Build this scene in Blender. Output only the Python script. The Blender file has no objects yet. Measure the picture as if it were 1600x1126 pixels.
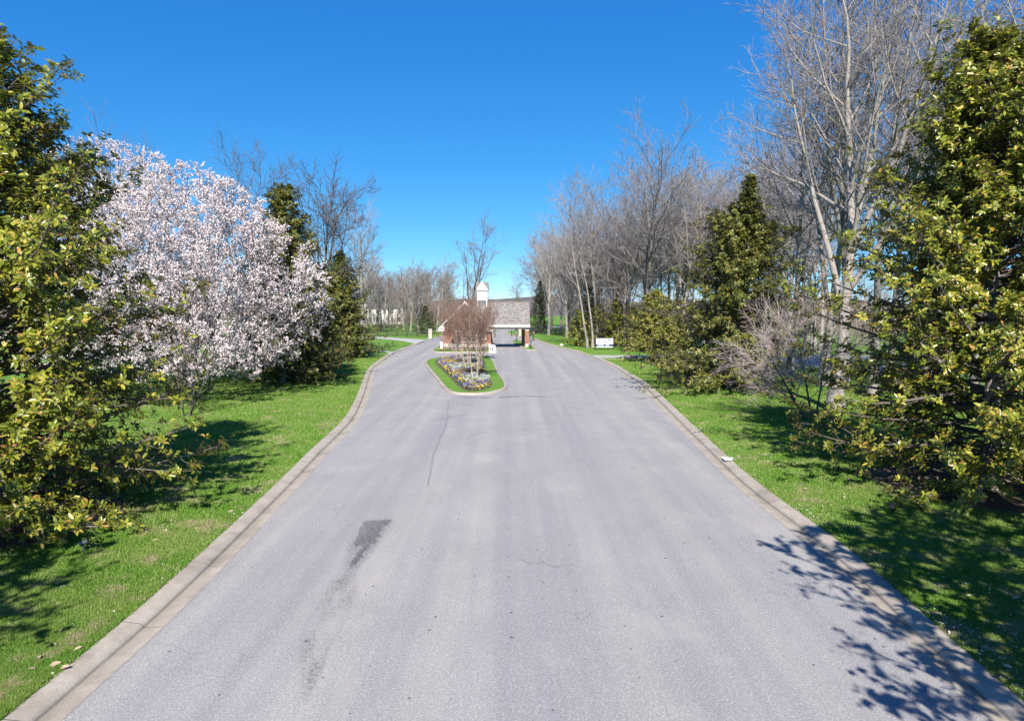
import bpy, math, random
import numpy as np
from mathutils import Vector
from mathutils.geometry import delaunay_2d_cdt

scene = bpy.context.scene
COL = scene.collection
R = math.radians
PI = math.pi

# ------------------------------------------------------------------ camera
CAM_H = 6.0
FPX = 1600 * 24.0 / 36.0
PITCH = math.atan(83.0 / FPX)
cd = bpy.data.cameras.new("camera")
cd.lens = 24.0
cd.sensor_width = 36.0
cd.clip_start = 0.1
cd.clip_end = 6000
cam = bpy.data.objects.new("camera", cd)
cam.location = (0, 0, CAM_H)
cam.rotation_euler = (PI / 2 - PITCH, 0, 0)
COL.objects.link(cam)
scene.camera = cam

# ------------------------------------------------------------------ sky, sun, exposure
SUN_EL = R(40)
LIGHT = Vector((0.0, 1.0)).normalized()          # direction in which shadows fall
w = bpy.data.worlds.new("World")
scene.world = w
w.use_nodes = True
nt = w.node_tree
bg = nt.nodes["Background"]
sky = nt.nodes.new("ShaderNodeTexSky")
sky.sky_type = 'NISHITA'
sky.sun_disc = False
sky.sun_elevation = SUN_EL
sky.sun_rotation = math.atan2(-LIGHT.x, -LIGHT.y)
sky.altitude = 3000
sky.air_density = 0.6
sky.dust_density = 0.0
sky.ozone_density = 6.0
# the sky's own deep clear blue: per channel contrast of the sky radiance
sp = nt.nodes.new("ShaderNodeSeparateColor"); cb = nt.nodes.new("ShaderNodeCombineColor")
nt.links.new(sky.outputs[0], sp.inputs[0])
for ch, (k_, g_) in enumerate(((0.30, 1.385), (0.91, 0.76), (1.945, 0.42))):
    pw_ = nt.nodes.new("ShaderNodeMath"); pw_.operation = 'POWER'; pw_.inputs[1].default_value = g_
    ml_ = nt.nodes.new("ShaderNodeMath"); ml_.operation = 'MULTIPLY'; ml_.inputs[1].default_value = k_
    nt.links.new(sp.outputs[ch], pw_.inputs[0]); nt.links.new(pw_.outputs[0], ml_.inputs[0]); nt.links.new(ml_.outputs[0], cb.inputs[ch])
nt.links.new(cb.outputs[0], bg.inputs['Color'])
bg.inputs['Strength'].default_value = 0.13

sd = bpy.data.lights.new("sun", 'SUN')
sd.energy = 4.8
sd.angle = R(0.55)
sd.color = (1.0, 0.95, 0.87)
sun = bpy.data.objects.new("sun", sd)
sv = Vector((LIGHT.x * math.cos(SUN_EL), LIGHT.y * math.cos(SUN_EL), -math.sin(SUN_EL)))
sun.rotation_euler = sv.to_track_quat('-Z', 'Y').to_euler()
sun.location = (10, -30, 60)
COL.objects.link(sun)
scene.view_settings.view_transform = 'Standard'
scene.view_settings.look = 'None'
scene.view_settings.gamma = 1
scene.view_settings.exposure = 1.0
scene.cycles.max_bounces = 5
scene.cycles.diffuse_bounces = 3
scene.cycles.glossy_bounces = 2
scene.cycles.transmission_bounces = 3
scene.cycles.transparent_max_bounces = 6
scene.cycles.sample_clamp_indirect = 4

# ------------------------------------------------------------------ helpers
T = math.tan(PITCH)
def G(px, py, z=0.0):
    """ground point surveyed from the photograph (photo pixels 1600 x 1126)"""
    u = (px - 800) / FPX
    v = (py - 563) / FPX
    h = CAM_H - z
    d = h * (1 - v * T) / (T + v)
    depth = d * math.cos(PITCH) + h * math.sin(PITCH)
    return (u * depth, d)

def tag(o, label=None, cat=None, group=None, kind=None):
    if label: o['label'] = label
    if cat: o['category'] = cat
    if group: o['group'] = group
    if kind: o['kind'] = kind
    return o

def empty(name, loc, label, cat, group=None, rz=0.0):
    o = bpy.data.objects.new(name, None)
    o.empty_display_size = 0.3
    o.location = loc
    o.rotation_euler = (0, 0, rz)
    COL.objects.link(o)
    return tag(o, label, cat, group)

def link(name, me, parent=None):
    o = bpy.data.objects.new(name, me)
    COL.objects.link(o)
    if parent is not None:
        o.parent = parent
    return o

def copy_tree(root, loc, rz=0.0, scale=1.0, label=None, group=None, name=None):
    c = root.copy()
    COL.objects.link(c)
    c.location = loc
    c.rotation_euler = (0, 0, rz)
    c.scale = (scale, scale, scale) if not isinstance(scale, tuple) else scale
    if label: c['label'] = label
    if group: c['group'] = group
    if name: c.name = name
    for ch in list(root.children):
        d = ch.copy()
        COL.objects.link(d)
        d.parent = c
        for g in list(ch.children):
            e = g.copy()
            COL.objects.link(e)
            e.parent = d
    return c

def mesh_np(name, verts, faces, mats, midx=None, smooth=False):
    """verts (N,3); faces: list of int arrays (F,k)"""
    me = bpy.data.meshes.new(name)
    verts = np.asarray(verts, dtype=np.float32)
    loops = np.concatenate([f.reshape(-1) for f in faces]).astype(np.int32)
    totals = np.concatenate([np.full(len(f), f.shape[1], np.int32) for f in faces])
    starts = np.concatenate([[0], np.cumsum(totals)[:-1]]).astype(np.int32)
    me.vertices.add(len(verts))
    me.vertices.foreach_set('co', verts.reshape(-1))
    me.loops.add(len(loops))
    me.loops.foreach_set('vertex_index', loops)
    me.polygons.add(len(totals))
    me.polygons.foreach_set('loop_start', starts)
    if midx is not None:
        me.polygons.foreach_set('material_index', np.asarray(midx, np.int32))
    if smooth:
        me.polygons.foreach_set('use_smooth', np.ones(len(totals), bool))
    me.update(calc_edges=True)
    for m in (mats if isinstance(mats, (list, tuple)) else [mats]):
        me.materials.append(m)
    return me

class MB:
    """collects boxes, prisms and quads; build() links them as ONE mesh object with metre UVs"""
    def __init__(s):
        s.v = []; s.f = []
    def poly(s, pts):
        b = len(s.v); s.v += [tuple(p) for p in pts]; s.f.append(tuple(range(b, b + len(pts)))); return s
    def box(s, x0, x1, y0, y1, z0, z1):
        b = len(s.v)
        s.v += [(x0,y0,z0),(x1,y0,z0),(x1,y1,z0),(x0,y1,z0),(x0,y0,z1),(x1,y0,z1),(x1,y1,z1),(x0,y1,z1)]
        for q in ((0,3,2,1),(4,5,6,7),(0,1,5,4),(1,2,6,5),(2,3,7,6),(3,0,4,7)):
            s.f.append(tuple(b + i for i in q))
        return s
    def prism(s, pts, off):
        """closed polygon extruded along off"""
        b = len(s.v); n = len(pts); off = Vector(off)
        s.v += [tuple(p) for p in pts] + [tuple(Vector(p) + off) for p in pts]
        s.f.append(tuple(b + i for i in range(n))[::-1]); s.f.append(tuple(b + n + i for i in range(n)))
        for i in range(n):
            j = (i + 1) % n
            s.f.append((b + i, b + j, b + n + j, b + n + i))
        return s
    def bar(s, a, c, wd, ht):
        a = Vector(a); c = Vector(c); d = (c - a).normalized()
        up = Vector((0, 0, 1)) if abs(d.z) < 0.95 else Vector((0, 1, 0))
        x = d.cross(up).normalized(); y = x.cross(d).normalized()
        return s.prism([a - x*wd/2 - y*ht/2, a + x*wd/2 - y*ht/2, a + x*wd/2 + y*ht/2, a - x*wd/2 + y*ht/2], c - a)
    def lathe(s, cx, cy, prof, n=12):
        b = len(s.v)
        for (r, z) in prof:
            for k in range(n):
                a = 2 * PI * k / n
                s.v.append((cx + r * math.cos(a), cy + r * math.sin(a), z))
        m = len(prof)
        for i in range(m - 1):
            for k in range(n):
                s.f.append((b+i*n+k, b+i*n+(k+1)%n, b+(i+1)*n+(k+1)%n, b+(i+1)*n+k))
        s.f.append(tuple(b + k for k in range(n))[::-1]); s.f.append(tuple(b + (m-1)*n + k for k in range(n)))
        return s
    def build(s, name, mat, parent=None, bevel=0.0, smooth=False):
        off = parent.location if parent is not None else Vector((0, 0, 0))
        p = parent
        while p is not None and p.parent is not None:
            p = p.parent; off = off + p.location
        me = bpy.data.meshes.new(name)
        me.from_pydata([(v[0]-off[0], v[1]-off[1], v[2]-off[2]) for v in s.v], [], s.f)
        me.update()
        uv = me.uv_layers.new(name="uv")
        for p in me.polygons:
            n = p.normal
            t = Vector((1, 0, 0)) if abs(n.z) > 0.98 else Vector((0, 0, 1)).cross(n).normalized()
            bt = n.cross(t)
            for li in p.loop_indices:
                co = me.vertices[me.loops[li].vertex_index].co
                uv.data[li].uv = (co.dot(t), co.dot(bt))
            if smooth: p.use_smooth = True
        me.materials.append(mat)
        o = link(name, me, parent)
        if bevel:
            md = o.modifiers.new("bevel", 'BEVEL'); md.width = bevel; md.segments = 2; md.limit_method = 'ANGLE'
        return o

# ------------------------------------------------------------------ materials
def newmat(name):
    m = bpy.data.materials.new(name)
    m.use_nodes = True
    return m, m.node_tree, m.node_tree.nodes["Principled BSDF"]
def N(t, ty, **kw):
    n = t.nodes.new(ty)
    for k, v in kw.items():
        if k in n.inputs: n.inputs[k].default_value = v
        else: setattr(n, k, v)
    return n
def ramp(t, fac, stops, interp='LINEAR'):
    r = t.nodes.new("ShaderNodeValToRGB")
    r.color_ramp.interpolation = interp
    e = r.color_ramp.elements
    while len(e) < len(stops): e.new(0.5)
    for x, (p, c) in zip(e, stops):
        x.position = p; x.color = (*c, 1) if len(c) == 3 else c
    t.links.new(fac, r.inputs[0])
    return r.outputs[0]
def noise(t, vec, scale, detail=4, rough=0.55, dist=0.0):
    n = t.nodes.new("ShaderNodeTexNoise")
    n.inputs['Scale'].default_value = scale
    n.inputs['Detail'].default_value = detail
    n.inputs['Roughness'].default_value = rough
    n.inputs['Distortion'].default_value = dist
    if vec is not None: t.links.new(vec, n.inputs['Vector'])
    return n.outputs[0]
def mix(t, fac, a, b, mode='MIX'):
    m = t.nodes.new("ShaderNodeMix"); m.data_type = 'RGBA'; m.blend_type = mode
    for s, v in ((m.inputs[0], fac), (m.inputs[6], a), (m.inputs[7], b)):
        if hasattr(v, 'is_linked') or isinstance(v, bpy.types.NodeSocket): t.links.new(v, s)
        elif isinstance(v, (int, float)): s.default_value = v
        else: s.default_value = (*v, 1)
    return m.outputs[2]
def mth(t, op, a, b=None, c=None, clamp=False):
    m = t.nodes.new("ShaderNodeMath"); m.operation = op; m.use_clamp = clamp
    for i, v in enumerate((a, b, c)):
        if v is None: continue
        if isinstance(v, (int, float)): m.inputs[i].default_value = v
        else: t.links.new(v, m.inputs[i])
    return m.outputs[0]
def bump(t, b, h, strength=0.4, dist=0.02):
    n = t.nodes.new("ShaderNodeBump"); n.inputs['Strength'].default_value = strength; n.inputs['Distance'].default_value = dist
    t.links.new(h, n.inputs['Height']); t.links.new(n.outputs[0], b.inputs['Normal'])
def objco(t):
    return t.nodes.new("ShaderNodeTexCoord").outputs['Object']
def uvco(t):
    return t.nodes.new("ShaderNodeTexCoord").outputs['UV']
def mapping(t, vec, scale=(1,1,1), loc=(0,0,0), rot=(0,0,0)):
    m = t.nodes.new("ShaderNodeMapping")
    m.inputs['Scale'].default_value = scale; m.inputs['Location'].default_value = loc; m.inputs['Rotation'].default_value = rot
    t.links.new(vec, m.inputs['Vector']); return m.outputs[0]

def simple(name, c, rough=0.6, var=0.25, scale=6.0, metallic=0.0, bmp=0.0):
    m, t, b = newmat(name)
    co = objco(t)
    n = noise(t, co, scale, 5)
    a = tuple(max(0, x * (1 - var)) for x in c); d = tuple(min(1, x * (1 + var)) for x in c)
    t.links.new(ramp(t, n, [(0.3, a), (0.7, d)]), b.inputs['Base Color'])
    b.inputs['Roughness'].default_value = rough
    b.inputs['Metallic'].default_value = metallic
    if bmp: bump(t, b, noise(t, co, scale * 6, 4), bmp, 0.01)
    return m

def mat_bark(name, a, c, scale=3.0, stretch=0.18):
    m, t, b = newmat(name)
    co = mapping(t, objco(t), (1, 1, stretch))
    n = noise(t, co, scale * 6, 6, 0.65)
    t.links.new(ramp(t, n, [(0.32, a), (0.68, c)]), b.inputs['Base Color'])
    b.inputs['Roughness'].default_value = 0.9
    b.inputs['Specular IOR Level'].default_value = 0.2
    bump(t, b, n, 0.7, 0.02)
    return m

def mat_leaf(name, stops, back, rough=0.3, transl=0.25, spec=0.5):
    """two sided leaf: colour differs from leaf to leaf, underside its own colour"""
    m, t, b = newmat(name)
    g = t.nodes.new("ShaderNodeNewGeometry")
    c = ramp(t, g.outputs['Random Per Island'], stops)
    big = noise(t, objco(t), 0.9, 2)
    c = mix(t, mth(t, 'MULTIPLY', big, 0.5), c, stops[1][1])
    c2 = mix(t, g.outputs['Backfacing'], c, back)
    t.links.new(c2, b.inputs['Base Color'])
    b.inputs['Roughness'].default_value = rough
    b.inputs['Specular IOR Level'].default_value = spec
    if transl:
        tr = t.nodes.new("ShaderNodeBsdfTranslucent")
        t.links.new(mix(t, 0.5, c, (0.25, 0.30, 0.04)), tr.inputs['Color'])
        ms = t.nodes.new("ShaderNodeMixShader"); ms.inputs[0].default_value = transl
        t.links.new(b.outputs[0], ms.inputs[1]); t.links.new(tr.outputs[0], ms.inputs[2])
        t.links.new(ms.outputs[0], t.nodes["Material Output"].inputs['Surface'])
    return m

def mat_asphalt():
    m, t, b = newmat("asphalt")
    co = objco(t)
    base = noise(t, co, 0.35, 5, 0.6)
    c = ramp(t, base, [(0.3, (0.292, 0.276, 0.256)), (0.7, (0.36, 0.342, 0.318))])
    # long streaks along the travel direction
    st = noise(t, mapping(t, co, (0.75, 0.02, 1)), 1.0, 5, 0.6)
    c = mix(t, ramp(t, st, [(0.40, (0.75, 0.75, 0.75)), (0.65, (0, 0, 0))]), c, (0.225, 0.22, 0.232))
    # tyre arcs swung across the road in front of the island
    sep = t.nodes.new("ShaderNodeSeparateXYZ"); t.links.new(co, sep.inputs[0])
    x, y = sep.outputs[0], sep.outputs[1]
    dx = mth(t, 'SUBTRACT', x, 2.0); dy = mth(t, 'SUBTRACT', y, 23.0)
    rad = mth(t, 'SQRT', mth(t, 'ADD', mth(t, 'MULTIPLY', dx, dx), mth(t, 'MULTIPLY', mth(t, 'MULTIPLY', dy, dy), 0.25)))
    arcs = noise(t, None, 1.0)
    cmb = t.nodes.new("ShaderNodeCombineXYZ"); t.links.new(mth(t, 'MULTIPLY', rad, 2.2), cmb.inputs[0])
    t.links.new(mth(t, 'MULTIPLY', x, 0.12), cmb.inputs[1])
    arcs = noise(t, cmb.outputs[0], 1.6, 3, 0.6)
    win = mth(t, 'MULTIPLY', mth(t, 'SMOOTH_MIN', mth(t, 'MULTIPLY', mth(t, 'SUBTRACT', y, 26.0), 0.1, None, True), 1.0, 0.1),
              mth(t, 'MULTIPLY', mth(t, 'SUBTRACT', 50.0, y), 0.1, None, True))
    c = mix(t, mth(t, 'MULTIPLY', win, ramp(t, arcs, [(0.56, (0, 0, 0)), (0.68, (0.45, 0.45, 0.45))])), c, (0.15, 0.15, 0.165))
    # aggregate
    agg = noise(t, co, 24, 6, 0.9)
    c = mix(t, ramp(t, agg, [(0.34, (0.95, 0.95, 0.95)), (0.52, (0, 0, 0))]), c, (0.115, 0.112, 0.12))
    vo = N(t, "ShaderNodeTexVoronoi", Scale=26.0); t.links.new(co, vo.inputs['Vector'])
    c = mix(t, ramp(t, vo.outputs['Distance'], [(0.12, (0.75, 0.75, 0.75)), (0.30, (0, 0, 0))]), c, (0.52, 0.51, 0.52))
    # pale sandy blooms
    pb = noise(t, mapping(t, co, (0.5, 0.25, 1)), 1.0, 5, 0.65)
    c = mix(t, ramp(t, pb, [(0.55, (0, 0, 0)), (0.72, (0.5, 0.5, 0.5))]), c, (0.36, 0.335, 0.295))
    # dark oil spots, dots
    vo2 = N(t, "ShaderNodeTexVoronoi", voronoi_dimensions='2D', Scale=1.35, Randomness=1.0); t.links.new(co, vo2.inputs['Vector'])
    dd = mth(t, 'ADD', vo2.outputs['Distance'], mth(t, 'MULTIPLY', mth(t, 'SUBTRACT', noise(t, co, 22, 2), 0.5), 0.05))
    spc = t.nodes.new("ShaderNodeSeparateColor"); t.links.new(vo2.outputs['Color'], spc.inputs[0])
    rs = mth(t, 'MULTIPLY', mth(t, 'SUBTRACT', spc.outputs[0], 0.55), 0.10, None, True)      # spot radius, most cells none
    c = mix(t, mth(t, 'MULTIPLY', mth(t, 'LESS_THAN', dd, rs), 0.85), c, (0.045, 0.045, 0.05))
    # hairline cracks, only in patches
    vo3 = N(t, "ShaderNodeTexVoronoi", Scale=1.6, feature='DISTANCE_TO_EDGE')
    wob = t.nodes.new("ShaderNodeMix"); wob.data_type = 'VECTOR'; wob.inputs[0].default_value = 0.16
    nz = t.nodes.new("ShaderNodeTexNoise"); nz.inputs['Scale'].default_value = 2.5; nz.inputs['Detail'].default_value = 5
    t.links.new(co, nz.inputs['Vector']); t.links.new(co, wob.inputs[4]); t.links.new(nz.outputs[1], wob.inputs[5])
    t.links.new(wob.outputs[1], vo3.inputs['Vector'])
    crk = ramp(t, vo3.outputs['Distance'], [(0.004, (1, 1, 1)), (0.014, (0, 0, 0))])
    crm = ramp(t, noise(t, co, 0.22, 2), [(0.58, (0, 0, 0)), (0.66, (0.55, 0.55, 0.55))])
    c = mix(t, mth(t, 'MULTIPLY', crk, crm), c, (0.09, 0.09, 0.095))
    t.links.new(c, b.inputs['Base Color'])
    b.inputs['Roughness'].default_value = 0.85
    b.inputs['Specular IOR Level'].default_value = 0.3
    bump(t, b, agg, 0.35, 0.008)
    return m

def mat_concrete(name, a, c, joints=True):
    m, t, b = newmat(name)
    co = objco(t)
    n = noise(t, co, 2.2, 7, 0.65)
    col = ramp(t, n, [(0.3, a), (0.7, c)])
    fine = noise(t, co, 40, 3, 0.7)
    col = mix(t, ramp(t, fine, [(0.35, (0.5, 0.5, 0.5)), (0.55, (0, 0, 0))]), col, tuple(x * 0.62 for x in a))
    stn = noise(t, mapping(t, co, (1, 0.5, 1)), 0.9, 5, 0.6)
    col = mix(t, ramp(t, stn, [(0.52, (0, 0, 0)), (0.70, (0.6, 0.6, 0.6))]), col, tuple(x * 0.62 for x in a))
    if joints:
        sep = t.nodes.new("ShaderNodeSeparateXYZ"); t.links.new(uvco(t), sep.inputs[0])
        fr = mth(t, 'ABSOLUTE', mth(t, 'SUBTRACT', mth(t, 'FRACT', mth(t, 'MULTIPLY', sep.outputs[0], 1/3.05)), 0.5))
        jl = mth(t, 'LESS_THAN', fr, 0.0035)
        col = mix(t, mth(t, 'MULTIPLY', jl, 0.75), col, (0.05, 0.045, 0.04))
        gl = mth(t, 'LESS_THAN', mth(t, 'ABSOLUTE', mth(t, 'SUBTRACT', sep.outputs[1], 0.372)), 0.017)
        col = mix(t, mth(t, 'MULTIPLY', gl, 0.85), col, (0.045, 0.035, 0.028))
    t.links.new(col, b.inputs['Base Color'])
    b.inputs['Roughness'].default_value = 0.9
    b.inputs['Specular IOR Level'].default_value = 0.25
    bump(t, b, fine, 0.3, 0.006)
    return m

def mat_lawn():
    m, t, b = newmat("lawn")
    co = objco(t)
    n1 = noise(t, co, 0.22, 4, 0.6)
    n2 = noise(t, co, 1.6, 6, 0.65)
    n3 = noise(t, co, 16, 5, 0.7)
    c = ramp(t, n1, [(0.3, (0.07, 0.19, 0.014)), (0.7, (0.12, 0.25, 0.025))])
    c = mix(t, ramp(t, n2, [(0.40, (0, 0, 0)), (0.62, (0.7, 0.7, 0.7))]), c, (0.17, 0.27, 0.045))
    c = mix(t, ramp(t, n3, [(0.36, (0.7, 0.7, 0.7)), (0.52, (0, 0, 0))]), c, (0.05, 0.10, 0.018))
    n4 = noise(t, co, 0.7, 5, 0.7)
    c = mix(t, ramp(t, n4, [(0.55, (0, 0, 0)), (0.70, (0.75, 0.75, 0.75))]), c, (0.33, 0.27, 0.15))
    t.links.new(c, b.inputs['Base Color'])
    b.inputs['Roughness'].default_value = 0.85
    b.inputs['Specular IOR Level'].default_value = 0.15
    bump(t, b, n3, 0.8, 0.05)
    return m

def mat_brick(name, c1, c2, mortar, bw=0.21, bh=0.075, ms=0.012, rough=0.85):
    m, t, b = newmat(name)
    uv = uvco(t)
    br = t.nodes.new("ShaderNodeTexBrick")
    br.inputs['Color1'].default_value = (*c1, 1); br.inputs['Color2'].default_value = (*c2, 1); br.inputs['Mortar'].default_value = (*mortar, 1)
    br.inputs['Scale'].default_value = 1.0; br.inputs['Brick Width'].default_value = bw; br.inputs['Row Height'].default_value = bh
    br.inputs['Mortar Size'].default_value = ms; br.inputs['Bias'].default_value = 0.0
    t.links.new(uv, br.inputs['Vector'])
    n = noise(t, objco(t), 3.0, 5)
    c = mix(t, 0.3, br.outputs[0], ramp(t, n, [(0.3, tuple(x * 0.6 for x in c1)), (0.7, c2)]))
    t.links.new(c, b.inputs['Base Color'])
    b.inputs['Roughness'].default_value = rough
    bump(t, b, br.outputs[1], -0.5, 0.02)
    return m

def mat_stone():
    m, t, b = newmat("fieldstone")
    co = objco(t)
    vo = N(t, "ShaderNodeTexVoronoi", Scale=3.6); t.links.new(mapping(t, co, (1, 1, 1.6)), vo.inputs['Vector'])
    c = ramp(t, vo.outputs['Color'], [(0.2, (0.26, 0.20, 0.15)), (0.5, (0.42, 0.37, 0.30)), (0.8, (0.34, 0.31, 0.28))])
    ve = N(t, "ShaderNodeTexVoronoi", Scale=3.6, feature='DISTANCE_TO_EDGE'); t.links.new(mapping(t, co, (1, 1, 1.6)), ve.inputs['Vector'])
    c = mix(t, ramp(t, ve.outputs['Distance'], [(0.03, (1, 1, 1)), (0.07, (0, 0, 0))]), c, (0.50, 0.47, 0.42))
    t.links.new(c, b.inputs['Base Color']); b.inputs['Roughness'].default_value = 0.9
    bump(t, b, ve.outputs['Distance'], 0.6, 0.04)
    return m

M = {}
M['asphalt'] = mat_asphalt()
M['kerb'] = mat_concrete("kerb_concrete", (0.29, 0.25, 0.205), (0.42, 0.375, 0.32))
M['drive'] = mat_concrete("drive_concrete", (0.34, 0.33, 0.315), (0.46, 0.445, 0.43), False)
M['lawn'] = mat_lawn()
M['white'] = simple("white_paint", (0.78, 0.77, 0.74), 0.5, 0.06)
M['black'] = simple("black_paint", (0.018, 0.018, 0.02), 0.45, 0.3)
M['fence'] = simple("black_fence_wood", (0.028, 0.025, 0.024), 0.8, 0.4)
M['brick'] = mat_brick("red_brick", (0.25, 0.07, 0.042), (0.34, 0.11, 0.065), (0.28, 0.20, 0.165))
M['shake'] = mat_brick("cedar_shake", (0.11, 0.103, 0.098), (0.29, 0.27, 0.255), (0.045, 0.04, 0.036), 0.24, 0.26, 0.018)
M['stone'] = mat_stone()
M['glass'] = simple("dark_glass", (0.03, 0.035, 0.045), 0.08, 0.2)
M['mulch'] = simple("mulch", (0.095, 0.066, 0.045), 0.95, 0.5, 12, 0, 0.8)
M['navy'] = simple("navy_print", (0.018, 0.028, 0.085), 0.4, 0.15)
M['paleblue'] = simple("pale_blue_print", (0.60, 0.66, 0.76), 0.4, 0.12, 1.5)
M['greyink'] = simple("grey_print", (0.12, 0.13, 0.16), 0.5, 0.2)
M['metal'] = simple("grey_metal", (0.22, 0.22, 0.23), 0.4, 0.2, 6, 0.6)
M['rock'] = simple("pale_rock", (0.36, 0.33, 0.30), 0.9, 0.3, 4, 0, 0.5)
M['slate'] = simple("grey_roof", (0.10, 0.10, 0.105), 0.8, 0.25)
M['cream'] = simple("cream_siding", (0.60, 0.58, 0.53), 0.7, 0.1)
M['bark_grey'] = mat_bark("grey_bark", (0.15, 0.128, 0.112), (0.38, 0.34, 0.305))
M['bark_dark'] = mat_bark("dark_bark", (0.05, 0.043, 0.04), (0.16, 0.14, 0.128))
M['bark_brown'] = mat_bark("brown_bark", (0.07, 0.056, 0.045), (0.20, 0.17, 0.145))
M['bark_tan'] = mat_bark("tan_smooth_bark", (0.30, 0.23, 0.17), (0.52, 0.44, 0.36), 1.5)
M['twig_grey'] = simple("grey_twig", (0.205, 0.185, 0.185), 0.9, 0.3, 2)
M['twig_pale'] = simple("pale_twig", (0.27, 0.235, 0.23), 0.9, 0.3, 2)
M['twig_brown'] = simple("brown_twig", (0.17, 0.13, 0.105), 0.9, 0.3, 2)
M['twig_pink'] = simple("pinkish_twig", (0.36, 0.29, 0.285), 0.9, 0.2, 2)
M['twig_dark'] = simple("dark_twig", (0.10, 0.085, 0.082), 0.9, 0.3, 2)
M['twig_red'] = simple("russet_twig", (0.20, 0.128, 0.10), 0.9, 0.35, 2)
M['magnolia'] = mat_leaf("magnolia_leaf", [(0.0, (0.06, 0.095, 0.012)), (0.40, (0.17, 0.20, 0.02)), (0.75, (0.36, 0.35, 0.04)), (0.92, (0.48, 0.38, 0.06)), (0.97, (0.46, 0.22, 0.06))],
                         (0.15, 0.12, 0.05), 0.34, 0.25, 0.5)
M['magnolia_dark'] = mat_leaf("olive_magnolia_leaf", [(0.0, (0.035, 0.055, 0.010)), (0.40, (0.095, 0.115, 0.016)), (0.75, (0.20, 0.20, 0.03)), (0.92, (0.30, 0.24, 0.05)), (0.97, (0.30, 0.16, 0.05))],
                         (0.13, 0.09, 0.04), 0.36, 0.2, 0.5)
M['magnolia_pale'] = mat_leaf("young_magnolia_leaf", [(0.0, (0.09, 0.12, 0.02)), (0.45, (0.22, 0.23, 0.03)), (0.8, (0.38, 0.34, 0.07)), (0.9, (0.46, 0.33, 0.12)), (0.97, (0.45, 0.25, 0.12))],
                         (0.15, 0.12, 0.06), 0.3, 0.25, 0.6)
M['cedar'] = mat_leaf("cedar_foliage", [(0.0, (0.018, 0.03, 0.01)), (0.45, (0.035, 0.055, 0.017)), (0.9, (0.07, 0.08, 0.025))], (0.03, 0.04, 0.015), 0.6, 0.1, 0.2)
M['blossom'] = mat_leaf("cherry_blossom", [(0.0, (0.52, 0.385, 0.40)), (0.45, (0.72, 0.60, 0.61)), (0.9, (0.82, 0.76, 0.76))], (0.66, 0.58, 0.58), 0.7, 0.0, 0.15)
def mat_grass():
    m, t, b = newmat("grass_blade")
    g = t.nodes.new("ShaderNodeNewGeometry"); co = objco(t)
    c = ramp(t, g.outputs['Random Per Island'], [(0.0, (0.06, 0.17, 0.014)), (0.5, (0.12, 0.27, 0.025)), (0.85, (0.20, 0.33, 0.05)), (1.0, (0.36, 0.36, 0.14))])
    c = mix(t, ramp(t, noise(t, co, 0.5, 6, 0.7), [(0.42, (0, 0, 0)), (0.60, (0.6, 0.6, 0.6))]), c, (0.26, 0.32, 0.085))
    c = mix(t, ramp(t, noise(t, co, 0.8, 6, 0.75), [(0.53, (0, 0, 0)), (0.66, (0.9, 0.9, 0.9))]), c, (0.42, 0.34, 0.21))
    t.links.new(c, b.inputs['Base Color']); b.inputs['Roughness'].default_value = 0.6; b.inputs['Specular IOR Level'].default_value = 0.25
    tr = t.nodes.new("ShaderNodeBsdfTranslucent"); t.links.new(c, tr.inputs['Color'])
    ms = t.nodes.new("ShaderNodeMixShader"); ms.inputs[0].default_value = 0.3
    t.links.new(b.outputs[0], ms.inputs[1]); t.links.new(tr.outputs[0], ms.inputs[2]); t.links.new(ms.outputs[0], t.nodes["Material Output"].inputs['Surface'])
    return m
M['grass'] = mat_grass()
M['petal'] = simple("fallen_petal", (0.78, 0.70, 0.70), 0.7, 0.1)
M['deadleaf'] = simple("dead_leaf", (0.36, 0.27, 0.18), 0.8, 0.45, 1.2)

# ------------------------------------------------------------------ ground, road, kerbs
def smooth_line(pts, step=1.0, closed=False):
    P = [Vector((p[0], p[1])) for p in pts]
    n = len(P); out = []
    segs = n if closed else n - 1
    for i in range(segs):
        p1, p2 = P[i], P[(i + 1) % n]
        p0 = P[i - 1] if (closed or i > 0) else p1 * 2 - p2
        p3 = P[(i + 2) % n] if (closed or i + 2 < n) else p2 * 2 - p1
        k = max(2, int((p2 - p1).length / step))
        a, b_, c = 0.0, (p1 - p0).length ** 0.5 or 1e-3, 0
        for j in range(k):
            t = j / k
            # centripetal Catmull-Rom
            t0 = 0.0; t1 = t0 + max(1e-4, (p1 - p0).length ** 0.5); t2 = t1 + max(1e-4, (p2 - p1).length ** 0.5); t3 = t2 + max(1e-4, (p3 - p2).length ** 0.5)
            u = t1 + (t2 - t1) * t
            A1 = p0 * ((t1-u)/(t1-t0)) + p1 * ((u-t0)/(t1-t0)); A2 = p1 * ((t2-u)/(t2-t1)) + p2 * ((u-t1)/(t2-t1)); A3 = p2 * ((t3-u)/(t3-t2)) + p3 * ((u-t2)/(t3-t2))
            B1 = A1 * ((t2-u)/(t2-t0)) + A2 * ((u-t0)/(t2-t0)); B2 = A2 * ((t3-u)/(t3-t1)) + A3 * ((u-t1)/(t3-t1))
            out.append(B1 * ((t2-u)/(t2-t1)) + B2 * ((u-t1)/(t2-t1)))
    if not closed: out.append(P[-1])
    return np.array([[p.x, p.y] for p in out])

def offset_line(L, off, closed=True):
    """positive = to the left of the travel direction"""
    if closed:
        d = np.roll(L, -1, 0) - np.roll(L, 1, 0)
    else:
        d = np.gradient(L, axis=0)
    d /= np.linalg.norm(d, axis=1)[:, None] + 1e-9
    nrm = np.stack([-d[:, 1], d[:, 0]], 1)
    return L + nrm * off

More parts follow.
